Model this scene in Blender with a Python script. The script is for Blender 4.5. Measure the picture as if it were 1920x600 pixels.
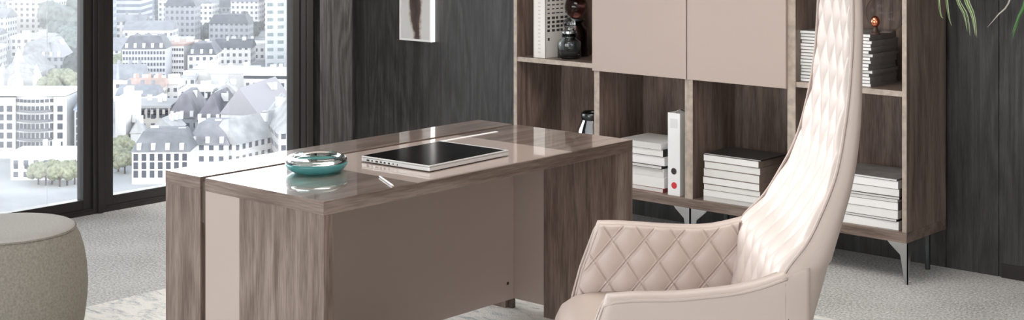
import bpy, bmesh, math, random
import numpy as np
from mathutils import Vector, Matrix, noise as mnoise
R = random.Random(7)
S = bpy.context.scene
COL = S.collection
for o in list(bpy.data.objects): bpy.data.objects.remove(o)

# ------------------------------------------------------------------ camera
YAW = math.atan2(2445, 2790)
CC, SS = math.cos(YAW), math.sin(YAW)
EYE = 1.65
cd = bpy.data.cameras.new('camera'); cam = bpy.data.objects.new('camera', cd); COL.objects.link(cam)
cam.location = (0, 0, EYE); cam.rotation_euler = (math.pi/2, 0, YAW)
cd.sensor_width = 36; cd.sensor_fit = 'HORIZONTAL'; cd.lens = 36*2790/1920
cd.shift_y = -482/1920; cd.clip_start = .05; cd.clip_end = 6000
S.camera = cam
vs = S.view_settings
vs.view_transform = 'Standard'; vs.look = 'None'; vs.gamma = 1; vs.use_curve_mapping = False; vs.exposure = 0.0

# ------------------------------------------------------------------ world and lights
SKY = 1.45
w = bpy.data.worlds.new('sky'); S.world = w; w.use_nodes = True
nt = w.node_tree; nt.nodes.clear()
out = nt.nodes.new('ShaderNodeOutputWorld'); bg = nt.nodes.new('ShaderNodeBackground')
tc = nt.nodes.new('ShaderNodeTexCoord'); sx = nt.nodes.new('ShaderNodeSeparateXYZ'); cr = nt.nodes.new('ShaderNodeValToRGB')
nt.links.new(tc.outputs['Generated'], sx.inputs[0]); nt.links.new(sx.outputs['Z'], cr.inputs[0])
cr.color_ramp.elements[0].position = 0; cr.color_ramp.elements[0].color = (5.2, 5.3, 5.4, 1)
cr.color_ramp.elements[1].position = .62; cr.color_ramp.elements[1].color = (.6, .75, .95, 1)
_k = cr.color_ramp.elements.new(.25); _k.color = (4.6, 4.75, 4.9, 1)
nt.links.new(cr.outputs[0], bg.inputs[0]); bg.inputs[1].default_value = SKY
nt.links.new(bg.outputs[0], out.inputs[0])

def area(name, loc, rot, sx_, sy_, energy, color=(1, 1, 1), portal=False):
    l = bpy.data.lights.new(name, 'AREA'); l.shape = 'RECTANGLE'; l.size = sx_; l.size_y = sy_
    l.energy = energy; l.color = color
    if portal: l.cycles.is_portal = True
    o = bpy.data.objects.new(name, l); COL.objects.link(o); o.location = loc; o.rotation_euler = rot
    return o
sl = bpy.data.lights.new('sun', 'SUN'); sl.energy = .9; sl.angle = .02; sl.color = (1, .97, .92)
so = bpy.data.objects.new('sun', sl); COL.objects.link(so)
so.rotation_euler = Vector((-.62, .50, -.60)).to_track_quat('-Z', 'Y').to_euler()
area('window_portal', (-6.98, 1.7, 1.45), (0, -math.pi/2, 0), 2.7, 8.4, 1, portal=True)
# unseen fill lights added behind, beside and overhead to brighten the room
area('rear_fill', (-2.2, -2.8, 1.6), (math.pi/2, 0, 0), 6.5, 2.2, 16, (1, .97, .94))
area('ceiling_fill', (-3.6, 4.2, 2.70), (0, 0, 0), 1.6, 1.2, 44, (1, .95, .9))
area('side_fill', (3.1, 2.6, 1.5), (0, math.pi/2, 0), 1.8, 3.5, 34, (1, .97, .94))
area('ceiling_fill', (-1.4, 3.4, 2.70), (0, 0, 0), 1.6, 1.2, 10, (1, .95, .9))

sp = bpy.data.lights.new('corner_fill_spot', 'SPOT'); sp.energy = 650; sp.spot_size = math.radians(62); sp.spot_blend = .8; sp.shadow_soft_size = .02; sp.color = (1, .97, .94)  # unseen spot added to brighten the pier beside the window
spo = bpy.data.objects.new('corner_fill_spot', sp); COL.objects.link(spo); spo.location = (-4.7, 6.335, 2.55)
spo.rotation_euler = (Vector((-6.864, 6.16, .95))-spo.location).to_track_quat('-Z', 'Y').to_euler()

# ------------------------------------------------------------------ helpers
def new_mat(name):
    m = bpy.data.materials.new(name); m.use_nodes = True
    n = m.node_tree; b = n.nodes['Principled BSDF']
    return m, n, b
def simple(name, col, rough=.5, metal=0, bump=0, bscale=200, spec=.5, var=0, vscale=8):
    m, n, b = new_mat(name)
    b.inputs['Base Color'].default_value = (*col, 1); b.inputs['Roughness'].default_value = rough
    b.inputs['Metallic'].default_value = metal; b.inputs['Specular IOR Level'].default_value = spec
    t = n.nodes.new('ShaderNodeTexCoord')
    if var:
        no = n.nodes.new('ShaderNodeTexNoise'); no.inputs['Scale'].default_value = vscale; no.inputs['Detail'].default_value = 6
        n.links.new(t.outputs['Object'], no.inputs['Vector'])
        r = n.nodes.new('ShaderNodeValToRGB'); r.color_ramp.elements[0].position = .3; r.color_ramp.elements[1].position = .7
        r.color_ramp.elements[0].color = (*[c*(1-var) for c in col], 1); r.color_ramp.elements[1].color = (*[min(1, c*(1+var)) for c in col], 1)
        n.links.new(no.outputs[0], r.inputs[0]); n.links.new(r.outputs[0], b.inputs['Base Color'])
    if bump:
        no = n.nodes.new('ShaderNodeTexNoise'); no.inputs['Scale'].default_value = bscale; no.inputs['Detail'].default_value = 3
        n.links.new(t.outputs['Object'], no.inputs['Vector'])
        bp = n.nodes.new('ShaderNodeBump'); bp.inputs['Strength'].default_value = bump; bp.inputs['Distance'].default_value = .004
        n.links.new(no.outputs[0], bp.inputs['Height']); n.links.new(bp.outputs[0], b.inputs['Normal'])
    return m
def wood(name, axis, dark, mid, light, rough=.4, scale=1.0, stretch=14, bump=.15, coat=0, contrast=(.34, .5, .68), rings=.35, spec=.5):
    """grain runs along the given axis"""
    m, n, b = new_mat(name); L = n.links.new
    t = n.nodes.new('ShaderNodeTexCoord'); mp = n.nodes.new('ShaderNodeMapping')
    sc = [stretch*scale]*3; sc['xyz'.index(axis)] = 1.1*scale
    mp.inputs['Scale'].default_value = sc; L(t.outputs['Object'], mp.inputs[0])
    n1 = n.nodes.new('ShaderNodeTexNoise'); n1.inputs['Scale'].default_value = 1.0; n1.inputs['Detail'].default_value = 4; n1.inputs['Distortion'].default_value = .6
    L(mp.outputs[0], n1.inputs['Vector'])
    mp2 = n.nodes.new('ShaderNodeMapping'); sc2 = [stretch*6*scale]*3; sc2['xyz'.index(axis)] = 9*scale
    mp2.inputs['Scale'].default_value = sc2; L(t.outputs['Object'], mp2.inputs[0])
    n2 = n.nodes.new('ShaderNodeTexNoise'); n2.inputs['Scale'].default_value = 1; n2.inputs['Detail'].default_value = 5
    L(mp2.outputs[0], n2.inputs['Vector'])
    # cathedral rings from a low frequency field
    mp3 = n.nodes.new('ShaderNodeMapping'); sc3 = [3.2*scale]*3; sc3['xyz'.index(axis)] = .55*scale
    mp3.inputs['Scale'].default_value = sc3; L(t.outputs['Object'], mp3.inputs[0])
    n3 = n.nodes.new('ShaderNodeTexNoise'); n3.inputs['Scale'].default_value = 1; n3.inputs['Detail'].default_value = 1.5
    L(mp3.outputs[0], n3.inputs['Vector'])
    mu = n.nodes.new('ShaderNodeMath'); mu.operation = 'MULTIPLY'; mu.inputs[1].default_value = 46; L(n3.outputs[0], mu.inputs[0])
    pg = n.nodes.new('ShaderNodeMath'); pg.operation = 'SINE'; L(mu.outputs[0], pg.inputs[0])
    a = n.nodes.new('ShaderNodeMath'); a.operation = 'MULTIPLY_ADD'; a.inputs[1].default_value = .09*rings; L(pg.outputs[0], a.inputs[0]); L(n1.outputs[0], a.inputs[2])
    s2 = n.nodes.new('ShaderNodeMath'); s2.operation = 'MULTIPLY_ADD'; s2.inputs[1].default_value = .95; L(n2.outputs[0], s2.inputs[0])
    sb = n.nodes.new('ShaderNodeMath'); sb.operation = 'SUBTRACT'; sb.inputs[1].default_value = .475; L(a.outputs[0], sb.inputs[0]); L(sb.outputs[0], s2.inputs[2])
    r = n.nodes.new('ShaderNodeValToRGB'); e = r.color_ramp.elements
    e[0].position = contrast[0]; e[0].color = (*dark, 1); e[1].position = contrast[2]; e[1].color = (*light, 1)
    k = e.new(contrast[1]); k.color = (*mid, 1)
    L(s2.outputs[0], r.inputs[0]); L(r.outputs[0], b.inputs['Base Color'])
    b.inputs['Roughness'].default_value = rough; b.inputs['Coat Weight'].default_value = coat; b.inputs['Coat Roughness'].default_value = .03
    b.inputs['Specular IOR Level'].default_value = spec
    if bump:
        bp = n.nodes.new('ShaderNodeBump'); bp.inputs['Strength'].default_value = bump; bp.inputs['Distance'].default_value = .003
        L(s2.outputs[0], bp.inputs['Height']); L(bp.outputs[0], b.inputs['Normal'])
    return m
def box(bm, x0, x1, y0, y1, z0, z1, mi=0):
    v = [bm.verts.new(p) for p in ((x0,y0,z0),(x1,y0,z0),(x1,y1,z0),(x0,y1,z0),(x0,y0,z1),(x1,y0,z1),(x1,y1,z1),(x0,y1,z1))]
    for q in ((3,2,1,0),(4,5,6,7),(0,1,5,4),(1,2,6,5),(2,3,7,6),(3,0,4,7)):
        f = bm.faces.new([v[i] for i in q]); f.material_index = mi
    return v
def prism(bm, pts, axis, a0, a1):
    """polygon pts in the two other axes, extruded along axis"""
    def P(p, a):
        return {'x': (a, p[0], p[1]), 'y': (p[0], a, p[1]), 'z': (p[0], p[1], a)}[axis]
    A = [bm.verts.new(P(p, a0)) for p in pts]; B = [bm.verts.new(P(p, a1)) for p in pts]
    n = len(pts); bm.faces.new(A); bm.faces.new(B[::-1])
    for i in range(n): bm.faces.new((A[i], B[i], B[(i+1) % n], A[(i+1) % n]))
def lathe(bm, prof, cx=0, cy=0, cz=0, seg=48, close=False):
    rings = []
    for r, z in prof:
        if r < 1e-5: rings.append([bm.verts.new((cx, cy, cz+z))])
        else: rings.append([bm.verts.new((cx+r*math.cos(2*math.pi*i/seg), cy+r*math.sin(2*math.pi*i/seg), cz+z)) for i in range(seg)])
    pr = list(zip(rings[:-1], rings[1:]))
    if close: pr.append((rings[-1], rings[0]))
    for a, b in pr:
        for i in range(seg):
            j = (i+1) % seg
            if len(a) == 1 and len(b) > 1: bm.faces.new((a[0], b[j], b[i]))
            elif len(b) == 1 and len(a) > 1: bm.faces.new((a[i], a[j], b[0]))
            elif len(a) > 1: bm.faces.new((a[i], a[j], b[j], b[i]))
def tube(bm, pts, r, seg=8, cap=True):
    pts = [Vector(p) for p in pts]; rs = r if isinstance(r, (list, tuple)) else [r]*len(pts)
    rings = []; up = None
    for i, p in enumerate(pts):
        t = (pts[min(i+1, len(pts)-1)]-pts[max(i-1, 0)]).normalized()
        if up is None: up = Vector((0, 0, 1)) if abs(t.z) < .9 else Vector((1, 0, 0))
        sd = t.cross(up)
        if sd.length < 1e-4: sd = t.cross(Vector((1, .3, 0)))
        sd.normalize(); up = sd.cross(t).normalized()
        rings.append([bm.verts.new(p+rs[i]*(math.cos(2*math.pi*k/seg)*sd+math.sin(2*math.pi*k/seg)*up)) for k in range(seg)])
    for a, b in zip(rings[:-1], rings[1:]):
        for k in range(seg): bm.faces.new((a[k], a[(k+1) % seg], b[(k+1) % seg], b[k]))
    if cap: bm.faces.new(rings[0][::-1]); bm.faces.new(rings[-1])
def grid(bm, fn, nu, nv):
    V = [[bm.verts.new(fn(i/nu, j/nv)) for j in range(nv+1)] for i in range(nu+1)]
    for i in range(nu):
        for j in range(nv): bm.faces.new((V[i][j], V[i+1][j], V[i+1][j+1], V[i][j+1]))
    return V
def tag(o, label=None, cat=None, group=None, kind=None):
    if label: o['label'] = label
    if cat: o['category'] = cat
    if group: o['group'] = group
    if kind: o['kind'] = kind
    return o
def thing(name, loc, label, cat, group=None, rot=0, kind=None):
    o = bpy.data.objects.new(name, None); COL.objects.link(o); o.location = loc; o.rotation_euler = (0, 0, rot)
    o.empty_display_size = .1
    return tag(o, label, cat, group, kind)
def obj(name, bm, mat, parent=None, local=False, smooth=False, bevel=0, seg=2, subsurf=0, base=False, normals=True):
    if normals: bmesh.ops.recalc_face_normals(bm, faces=bm.faces)
    me = bpy.data.meshes.new(name)
    off = Vector((0, 0, 0))
    if parent is not None and not local:
        p = parent; off = Vector((0, 0, 0))
        while p is not None: off += p.location; p = p.parent
    elif base:
        xs = [v.co for v in bm.verts]
        off = Vector(((min(v.x for v in xs)+max(v.x for v in xs))/2, (min(v.y for v in xs)+max(v.y for v in xs))/2, min(v.z for v in xs)))
    if off.length: bmesh.ops.translate(bm, verts=bm.verts, vec=-off)
    bm.to_mesh(me); bm.free()
    for m in (mat if isinstance(mat, (list, tuple)) else [mat]): me.materials.append(m)
    if smooth:
        for p in me.polygons: p.use_smooth = True
    o = bpy.data.objects.new(name, me); COL.objects.link(o)
    if parent is not None: o.parent = parent
    elif base: o.location = off
    if bevel:
        md = o.modifiers.new('bevel', 'BEVEL'); md.width = bevel; md.segments = seg; md.limit_method = 'ANGLE'; md.angle_limit = math.radians(40)
        for p in me.polygons: p.use_smooth = True
        md.harden_normals = True
    if subsurf:
        md = o.modifiers.new('sub', 'SUBSURF'); md.levels = subsurf; md.render_levels = subsurf
    return o
def B(*boxes):
    bm = bmesh.new()
    for b in boxes: box(bm, *b)
    return bm
def struct(name, bm, mat, parent=None, **k):
    o = obj(name, bm, mat, parent, **k)
    if parent is None: o['kind'] = 'structure'
    return o
def copy_tree(o, parent=None):
    c = o.copy(); COL.objects.link(c); c.parent = parent
    for ch in list(o.children): copy_tree(ch, c)
    return c
def lerp(x, xs, ys): return float(np.interp(x, xs, ys))
def smooth_lerp(xs, ys):
    """monotone-ish cubic through points"""
    xs = np.array(xs, float); ys = np.array(ys, float)
    m = np.gradient(ys, xs)
    def f(x):
        x = min(max(x, xs[0]), xs[-1]); i = min(max(int(np.searchsorted(xs, x))-1, 0), len(xs)-2)
        h = xs[i+1]-xs[i]; t = (x-xs[i])/h
        return float((2*t**3-3*t*t+1)*ys[i]+(t**3-2*t*t+t)*h*m[i]+(-2*t**3+3*t*t)*ys[i+1]+(t**3-t*t)*h*m[i+1])
    return f

# ------------------------------------------------------------------ materials
OAK = dict(dark=(.115, .077, .060), mid=(.190, .138, .112), light=(.275, .210, .175), contrast=(.24, .5, .78), stretch=22, scale=1.3, rings=1.1)
oak_z = wood('oak_upright', 'z', rough=.33, **OAK)
oak_x = wood('oak_crosswise', 'x', rough=.33, **OAK)
oak_y = wood('oak_lengthwise', 'y', rough=.33, **OAK)
oak_top = wood('oak_lacquered', 'y', rough=.30, coat=1.0, bump=0, **OAK)
oak_edge = simple('oak_edge', (.42, .35, .295), .4, var=.2, vscale=30)
black_wood = wood('black_stained_oak', 'z', (.020, .0185, .0175), (.036, .034, .033), (.062, .060, .059), rough=.40, scale=2.0, stretch=34, bump=.25, contrast=(.22, .5, .82), rings=1.5, spec=.5)
beige = simple('beige_lacquer', (.45, .365, .322), .32)
beige_gloss, _n, _b = new_mat('beige_glass'); _b.inputs['Base Color'].default_value = (.50, .40, .355, 1); _b.inputs['Roughness'].default_value = .3; _b.inputs['Coat Weight'].default_value = 1; _b.inputs['Coat Roughness'].default_value = .03
dark_gap = simple('dark_groove', (.03, .02, .016), .6)
frame_mat = simple('dark_bronze_metal', (.030, .027, .025), .38, metal=.3, spec=.5)
chrome = simple('brushed_steel', (.55, .56, .56), .22, metal=1)
dark_steel = simple('dark_steel', (.10, .11, .11), .3, metal=1)
leather = simple('pale_pink_leather', (.55, .455, .405), .42, bump=.12, bscale=500)
leather_lit = simple('lit_quilted_leather', (.66, .57, .52), .42, bump=.1, bscale=500)  # same leather made paler, window light on the backrest put into the colour
stitch = simple('taupe_stitching', (.46, .37, .32), .6)
white_paint = simple('white_plaster', (.75, .74, .72), .8)
paper = simple('white_paper', (.80, .79, .78), .7, bump=.3, bscale=90)

def glass_pane(name, veil, col=(1, 1, 1)):
    """thin architectural glass: clear with a mirror sheen and an optional pale veil painted in as a reflection"""
    m = bpy.data.materials.new(name); m.use_nodes = True; n = m.node_tree; n.nodes.clear(); L = n.links.new
    o = n.nodes.new('ShaderNodeOutputMaterial'); tr = n.nodes.new('ShaderNodeBsdfTransparent'); gl = n.nodes.new('ShaderNodeBsdfGlossy')
    gl.inputs['Roughness'].default_value = .0; fr = n.nodes.new('ShaderNodeFresnel'); fr.inputs[0].default_value = 1.45
    mx = n.nodes.new('ShaderNodeMixShader'); L(fr.outputs[0], mx.inputs[0]); L(tr.outputs[0], mx.inputs[1]); L(gl.outputs[0], mx.inputs[2])
    if veil:
        tl = n.nodes.new('ShaderNodeBsdfTranslucent'); tl.inputs[0].default_value = (*col, 1)
        m2 = n.nodes.new('ShaderNodeMixShader'); m2.inputs[0].default_value = veil
        L(mx.outputs[0], m2.inputs[1]); L(tl.outputs[0], m2.inputs[2]); L(m2.outputs[0], o.inputs[0])
    else: L(mx.outputs[0], o.inputs[0])
    return m
pane_clear = glass_pane('window_glass', .0)
pane_reflection = glass_pane('window_glass_reflection', .022)  # pale veil paints a curtain's reflection into the glass

def glass(name, col, rough=0, ior=1.45):
    m, n, b = new_mat(name)
    b.inputs['Base Color'].default_value = (*col, 1); b.inputs['Transmission Weight'].default_value = 1; b.inputs['Roughness'].default_value = rough; b.inputs['IOR'].default_value = ior
    return m

# ------------------------------------------------------------------ room shell
XW, YB, XR, YF, ZC = -6.864, 6.36, 3.2, -3.0, 2.75
def carpet_mat(name, c1, c2, scale, bump, dist=.01):
    m, n, b = new_mat(name); L = n.links.new
    t = n.nodes.new('ShaderNodeTexCoord')
    n1 = n.nodes.new('ShaderNodeTexNoise'); n1.inputs['Scale'].default_value = scale; n1.inputs['Detail'].default_value = 6; n1.inputs['Roughness'].default_value = .7
    L(t.outputs['Object'], n1.inputs['Vector'])
    r = n.nodes.new('ShaderNodeValToRGB'); r.color_ramp.elements[0].position = .36; r.color_ramp.elements[1].position = .66
    r.color_ramp.elements[0].color = (*c1, 1); r.color_ramp.elements[1].color = (*c2, 1)
    L(n1.outputs[0], r.inputs[0])
    n2 = n.nodes.new('ShaderNodeTexNoise'); n2.inputs['Scale'].default_value = 3; n2.inputs['Detail'].default_value = 3; L(t.outputs['Object'], n2.inputs['Vector'])
    mx = n.nodes.new('ShaderNodeMix'); mx.data_type = 'RGBA'; mx.blend_type = 'OVERLAY'; mx.inputs[0].default_value = .35
    L(r.outputs[0], mx.inputs[6]); L(n2.outputs[0], mx.inputs[7]); L(mx.outputs[2], b.inputs['Base Color'])
    bp = n.nodes.new('ShaderNodeBump'); bp.inputs['Strength'].default_value = bump; bp.inputs['Distance'].default_value = dist
    L(n1.outputs[0], bp.inputs['Height']); L(bp.outputs[0], b.inputs['Normal'])
    b.inputs['Roughness'].default_value = .95; b.inputs['Specular IOR Level'].default_value = .1
    return m
carpet = carpet_mat('grey_carpet', (.34, .335, .322), (.92, .91, .885), 90, .7, .007)
struct('floor', B((XW-.12, XR+.1, YF-.1, YB+.1, -.25, 0)), carpet)
struct('ceiling', B((XW-.12, XR+.1, YF-.1, YB+.1, ZC, ZC+.25)), white_paint)
# back wall of upright panels with hairline joints
bm = bmesh.new()
xs = [XW-.12, -5.245, -2.962, -2.715, -1.4, -.1, 1.2, XR+.1]
for a, b_ in zip(xs[:-1], xs[1:]): box(bm, a+.0015, b_-.0015, YB, YB+.10, 0, ZC)
wb = struct('wall_back', bm, black_wood, bevel=.001)
struct('wall_right', B((XR, XR+.1, YF, YB, 0, ZC)), white_paint)
# front wall (behind the camera) with a wide glazed opening
struct('wall_front', B((XW, XR, YF-.1, YF, 0, .5), (XW, XR, YF-.1, YF, 2.3, ZC), (XW, -5.6, YF-.1, YF, .5, 2.3), (1.2, XR, YF-.1, YF, .5, 2.3)), white_paint)
# window wall: pier beside the corner, parapet-free glazing with dark frames
pier_wood = black_wood
struct('wall_left', B((XW-.10, XW, 6.055, YB, 0, ZC), (XW-.12, XW-.0, YF, 6.055, 2.62, ZC)), pier_wood, bevel=.0015)
def window(n, y0, y1, reflection_band=None):
    t = bpy.data.objects.new('window_%d' % n, None); COL.objects.link(t); t.location = (XW, (y0+y1)/2, 0); t['kind'] = 'structure'
    f = .052
    bm = bmesh.new()
    box(bm, XW-.075, XW-.015, y0, y0+f, .02, 2.62); box(bm, XW-.075, XW-.015, y1-f, y1, .02, 2.62)
    box(bm, XW-.075, XW-.015, y0+f, y1-f, .02, .080); box(bm, XW-.075, XW-.015, y0+f, y1-f, 2.54, 2.62)
    obj('window_frame', bm, frame_mat, t, bevel=.003)
    obj('glass_pane', B((XW-.050, XW-.044, y0+f-.004, y1-f+.004, .076, 2.545)), pane_clear, t)
    bm = B((XW-.075, XW+.0, y0, y1, 0, .02)); box(bm, XW-.012, XW-.004, y0, y1, .02, .030)
    obj('window_track', bm, frame_mat, t, bevel=.001)
    if reflection_band: obj('reflection_pane', B((XW-.068, XW-.064, reflection_band[0], reflection_band[1], .076, 2.545)), pane_reflection, t)  # added pane that lays a painted reflection band over the glass
    return t
window(1, 3.15, 4.468, (3.2, 4.233))
window(2, 4.548, 5.906, (5.412, 5.86))
for i, (a, b_) in enumerate(((1.75, 3.07), (.35, 1.67), (-1.05, .27), (-2.45, -1.13))): window(3+i, a, b_)
k = 1
for (a, b_) in ((4.468, 4.548), (5.906, 6.055), (3.07, 3.15), (1.67, 1.75), (.27, .35), (-1.13, -1.05), (-3.0, -2.45)):
    bm = bmesh.new(); m_ = (a+b_)/2
    if b_-a < .1:
        box(bm, XW-.09, XW-.0, a, b_, 0, 2.62); box(bm, XW-.002, XW+.012, m_-.016, m_+.016, 0, 2.62)
    elif k == 2:
        box(bm, XW-.09, XW-.0, a, a+.05, 0, 2.62); box(bm, XW-.09, XW-.055, a+.05, b_, 0, 2.62); box(bm, XW-.002, XW+.010, a+.036, a+.048, 0, 2.62)
    else: box(bm, XW-.09, XW, a, b_, 0, 2.62)
    struct('trim_%d' % k, bm, frame_mat, bevel=.002); k += 1
struct('baseboard_back', B((-2.70, XR, YB-.012, YB, 0, .06), (XW+.0, -5.25, YB-.012, YB, 0, .06)), frame_mat, bevel=.002)

# ------------------------------------------------------------------ rug
def rug_mat():
    m, n, b = new_mat('cream_rug_wool'); L = n.links.new
    t = n.nodes.new('ShaderNodeTexCoord')
    n1 = n.nodes.new('ShaderNodeTexNoise'); n1.inputs['Scale'].default_value = 9; n1.inputs['Detail'].default_value = 8; n1.inputs['Roughness'].default_value = .75; n1.inputs['Distortion'].default_value = 1.2
    mp = n.nodes.new('ShaderNodeMapping'); mp.inputs['Scale'].default_value = (1, 2.2, 1); L(t.outputs['Object'], mp.inputs[0]); L(mp.outputs[0], n1.inputs['Vector'])
    r = n.nodes.new('ShaderNodeValToRGB'); e = r.color_ramp.elements
    e[0].position = .35; e[0].color = (.36, .42, .45, 1); e[1].position = .52; e[1].color = (.90, .875, .82, 1)
    q = e.new(.43); q.color = (.70, .70, .68, 1)
    L(n1.outputs[0], r.inputs[0]); L(r.outputs[0], b.inputs['Base Color'])
    n2 = n.nodes.new('ShaderNodeTexNoise'); n2.inputs['Scale'].default_value = 160; L(t.outputs['Object'], n2.inputs['Vector'])
    bp = n.nodes.new('ShaderNodeBump'); bp.inputs['Strength'].default_value = .6; bp.inputs['Distance'].default_value = .006
    L(n2.outputs[0], bp.inputs['Height']); L(bp.outputs[0], b.inputs['Normal']); b.inputs['Roughness'].default_value = .95
    return m
bm = bmesh.new(); box(bm, -5.285, -2.55, 1.4, 5.25, 0, .010)
tag(obj('rug', bm, rug_mat(), base=True, bevel=.004), 'cream and blue-grey mottled rug lying on the carpet under the desk', 'rug')

# ------------------------------------------------------------------ desk
dk = thing('desk', (-3.78, 3.78, .01), 'brown oak desk with beige panels and a glossy two-piece top', 'desk')
D0, D1, DX0, DXa, DXb, DX1 = 3.0, 4.556, -4.180, -3.990, -3.964, -3.383
TZ = .707
obj('tabletop', B((DXb, DX1, D0, 3.398, TZ, .75), (DXb, DX1, 4.195, D1, TZ, .75), (DXb, DX1, 3.398, 4.195, TZ, .7485)), oak_top, dk, bevel=.0012)
tag(obj('desk_pad', B((DXb+.002, DX1-.002, 3.3985, 4.1945, .7485, .7502)), beige_gloss, dk), 'beige glossy inlay in the middle of the desk top')
obj('rear_tabletop', B((DX0, DXa, D0, D1, TZ, .75)), oak_top, dk, bevel=.0012)
for a, b_ in ((DX0+.0006, DXa-.0006), (DXb+.0006, DX1-.0006)): obj('edge_band', B((a, b_, D0-.0010, D0, TZ+.0006, .7492)), oak_x, dk)
for y0, y1 in ((D0, D0+.040), (D1-.044, D1)):
    obj('side_panel', B((-3.788, DX1, y0, y1, .01, TZ)), oak_z, dk, bevel=.0012)
    obj('rear_side_panel', B((DX0, DXa, y0, y1, .01, TZ)), oak_z, dk, bevel=.0012)
    tag(obj('side_filler', B((DXb, -3.788, y0+.001, y1-.001, .057, TZ)), beige, dk, bevel=.0008), 'beige filler panel')
mod = tag(obj('modesty_panel', B((DXb, -3.945, D0+.04, D1-.044, .057, TZ)), beige, dk, bevel=.0008), 'beige modesty panel')
bm = bmesh.new()
bmesh.ops.create_circle(bm, cap_ends=True, radius=.006, segments=16)
bmesh.ops.rotate(bm, verts=bm.verts, matrix=Matrix.Rotation(math.pi/2, 3, 'Y'))
bmesh.ops.translate(bm, verts=bm.verts, vec=(-3.9443, 4.475, .125)); 
r_ = bmesh.ops.extrude_face_region(bm, geom=bm.faces[:]); bmesh.ops.translate(bm, verts=[v for v in r_['geom'] if isinstance(v, bmesh.types.BMVert)], vec=(.002, 0, 0))
tag(obj('screw_cap', bm, dark_gap, dk), 'black screw cap')
obj('spacer', B((DXa, DXb, D0+.006, D1-.006, .60, .735), (DXa, DXb, D0+.012, D0+.030, .01, .60), (DXa, DXb, D1-.030, D1-.012, .01, .60)), simple('brown_gap', (.09, .06, .045), .5), dk)
tag(obj('reflection_strip', B((-3.908, -3.892, 4.04, 4.36, .7495, .7520)), simple('reflection_white', (.80, .79, .78), .5, metal=0), dk, bevel=.0005), 'slim pale strip painted as a reflection streak on the desk top')  # raised pale strip standing in for a bright reflection on the lacquer

# ------------------------------------------------------------------ wall shelf
SF, SB = 5.95, 6.335
sh = thing('shelf_unit', (-4.07, 6.14, 0), 'brown oak shelf unit on angled metal feet with beige doors, standing against the black wall', 'shelf')
ZT = 1.47
X = [-5.201, -5.179, -4.659, -4.626, -4.104, -4.059, -3.538, -3.496, -2.971, -2.950]
obj('bottom_board', B((X[0], X[9], SF, SB, .180, .226)), oak_x, sh, bevel=.001)
obj('top_board', B((X[0], X[9], SF, SB, ZT-.03, ZT)), oak_x, sh, bevel=.001)
for i in range(5):
    obj('upright_panel', B((X[2*i], X[2*i+1], SF, SB, .226, ZT-.03)), oak_z, sh, bevel=.001)
    # pale edge band on the front of each upright
    obj('edge_band', B((X[2*i], X[2*i+1], SF-.0015, SF, .226, ZT-.03)), oak_edge, sh)
obj('back_panel', B((X[1], X[8], SB-.014, SB-.002, .226, ZT-.03)), oak_z, sh)
for a, b_ in ((X[1], X[2]), (X[7], X[8])):
    s_ = obj('shelf_board', B((a, b_, SF+.004, SB-.014, .811, .835)), oak_x, sh, bevel=.0008)
    obj('edge_band', B((a, b_, SF+.0025, SF+.004, .811, .835)), oak_edge, s_)
for a, b_ in ((X[3], X[4]), (X[5], X[6])): obj('shelf_board', B((a, b_, SF+.03, SB-.014, .811, .835)), oak_x, sh)
for a, b_ in ((X[2]+.001, -4.0845), (-4.0785, X[6]+.002)):
    tag(obj('door', B((a, b_, SF-.020, SF-.001, .802, ZT-.002)), beige, sh, bevel=.0012), 'beige lacquered door')
def foot(x, sgn):
    bm = bmesh.new()
    for q in (1,):
        pr = [(x, .0), (x-sgn*.012, .0), (x-sgn*.034, .125), (x-sgn*.085, .168), (x-sgn*.095, .180), (x, .180)]
        prism(bm, [(p[0], p[1]) for p in pr], 'y', SF+.010, SF+.016)
        # side blade running into the depth
        pr2 = [(SF+.010, .0), (SF+.022, .0), (SF+.044, .125), (SF+.095, .168), (SF+.105, .180), (SF+.010, .180)]
        prism(bm, pr2, 'x', x-.003 if sgn > 0 else x, x if sgn > 0 else x+.003)
    return bm
for x_, s_ in ((X[9]-.002, 1), (-4.079, -1), (-4.084, 1), (X[0]+.002, -1)):
    obj('foot', foot(x_, s_), chrome, sh)
for x_ in (X[9]-.06, -4.08, X[0]+.06):
    bm = bmesh.new(); tube(bm, [(x_, SB-.06, 0), (x_, SB-.06, .18)], .012, 12); obj('rear_foot', bm, dark_steel, sh)

# ---- things on the shelf
PAPERS = [simple('magazine_pages_a', (.82, .81, .79), .8, bump=.5, bscale=60), simple('magazine_pages_b', (.70, .68, .66), .8, bump=.5, bscale=60), simple('magazine_pages_c', (.88, .87, .86), .8, bump=.5, bscale=60)]
COVERS = {'grey': simple('grey_cover', (.20, .19, .185), .4, var=.3, vscale=15), 'dark': simple('dark_cover', (.035, .033, .033), .35), 'white': simple('white_cover', (.78, .77, .75), .35, var=.08, vscale=12),
          'red': simple('red_cover', (.30, .07, .07), .4), 'taupe': simple('taupe_cover', (.24, .19, .16), .4, var=.3, vscale=18)}
def magazine(cx, cy, z, wd, dp, th, rot, cover, label, group, page=0, name='magazine'):
    """flat magazine: paper block, cover folded round the right-hand side"""
    t = thing(name, (cx, cy, z), label, 'magazine', group, rot)
    c = .0018
    bm = B((-wd/2, wd/2-.002, -dp/2+.001, dp/2-.001, c, th-c)); obj('pages', bm, PAPERS[page], t, local=True)
    bm = B((-wd/2, wd/2, -dp/2, dp/2, 0, c), (-wd/2, wd/2, -dp/2, dp/2, th-c, th), (wd/2-c, wd/2, -dp/2, dp/2, c, th-c))
    obj('cover', bm, COVERS[cover], t, local=True)
    return t
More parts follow.
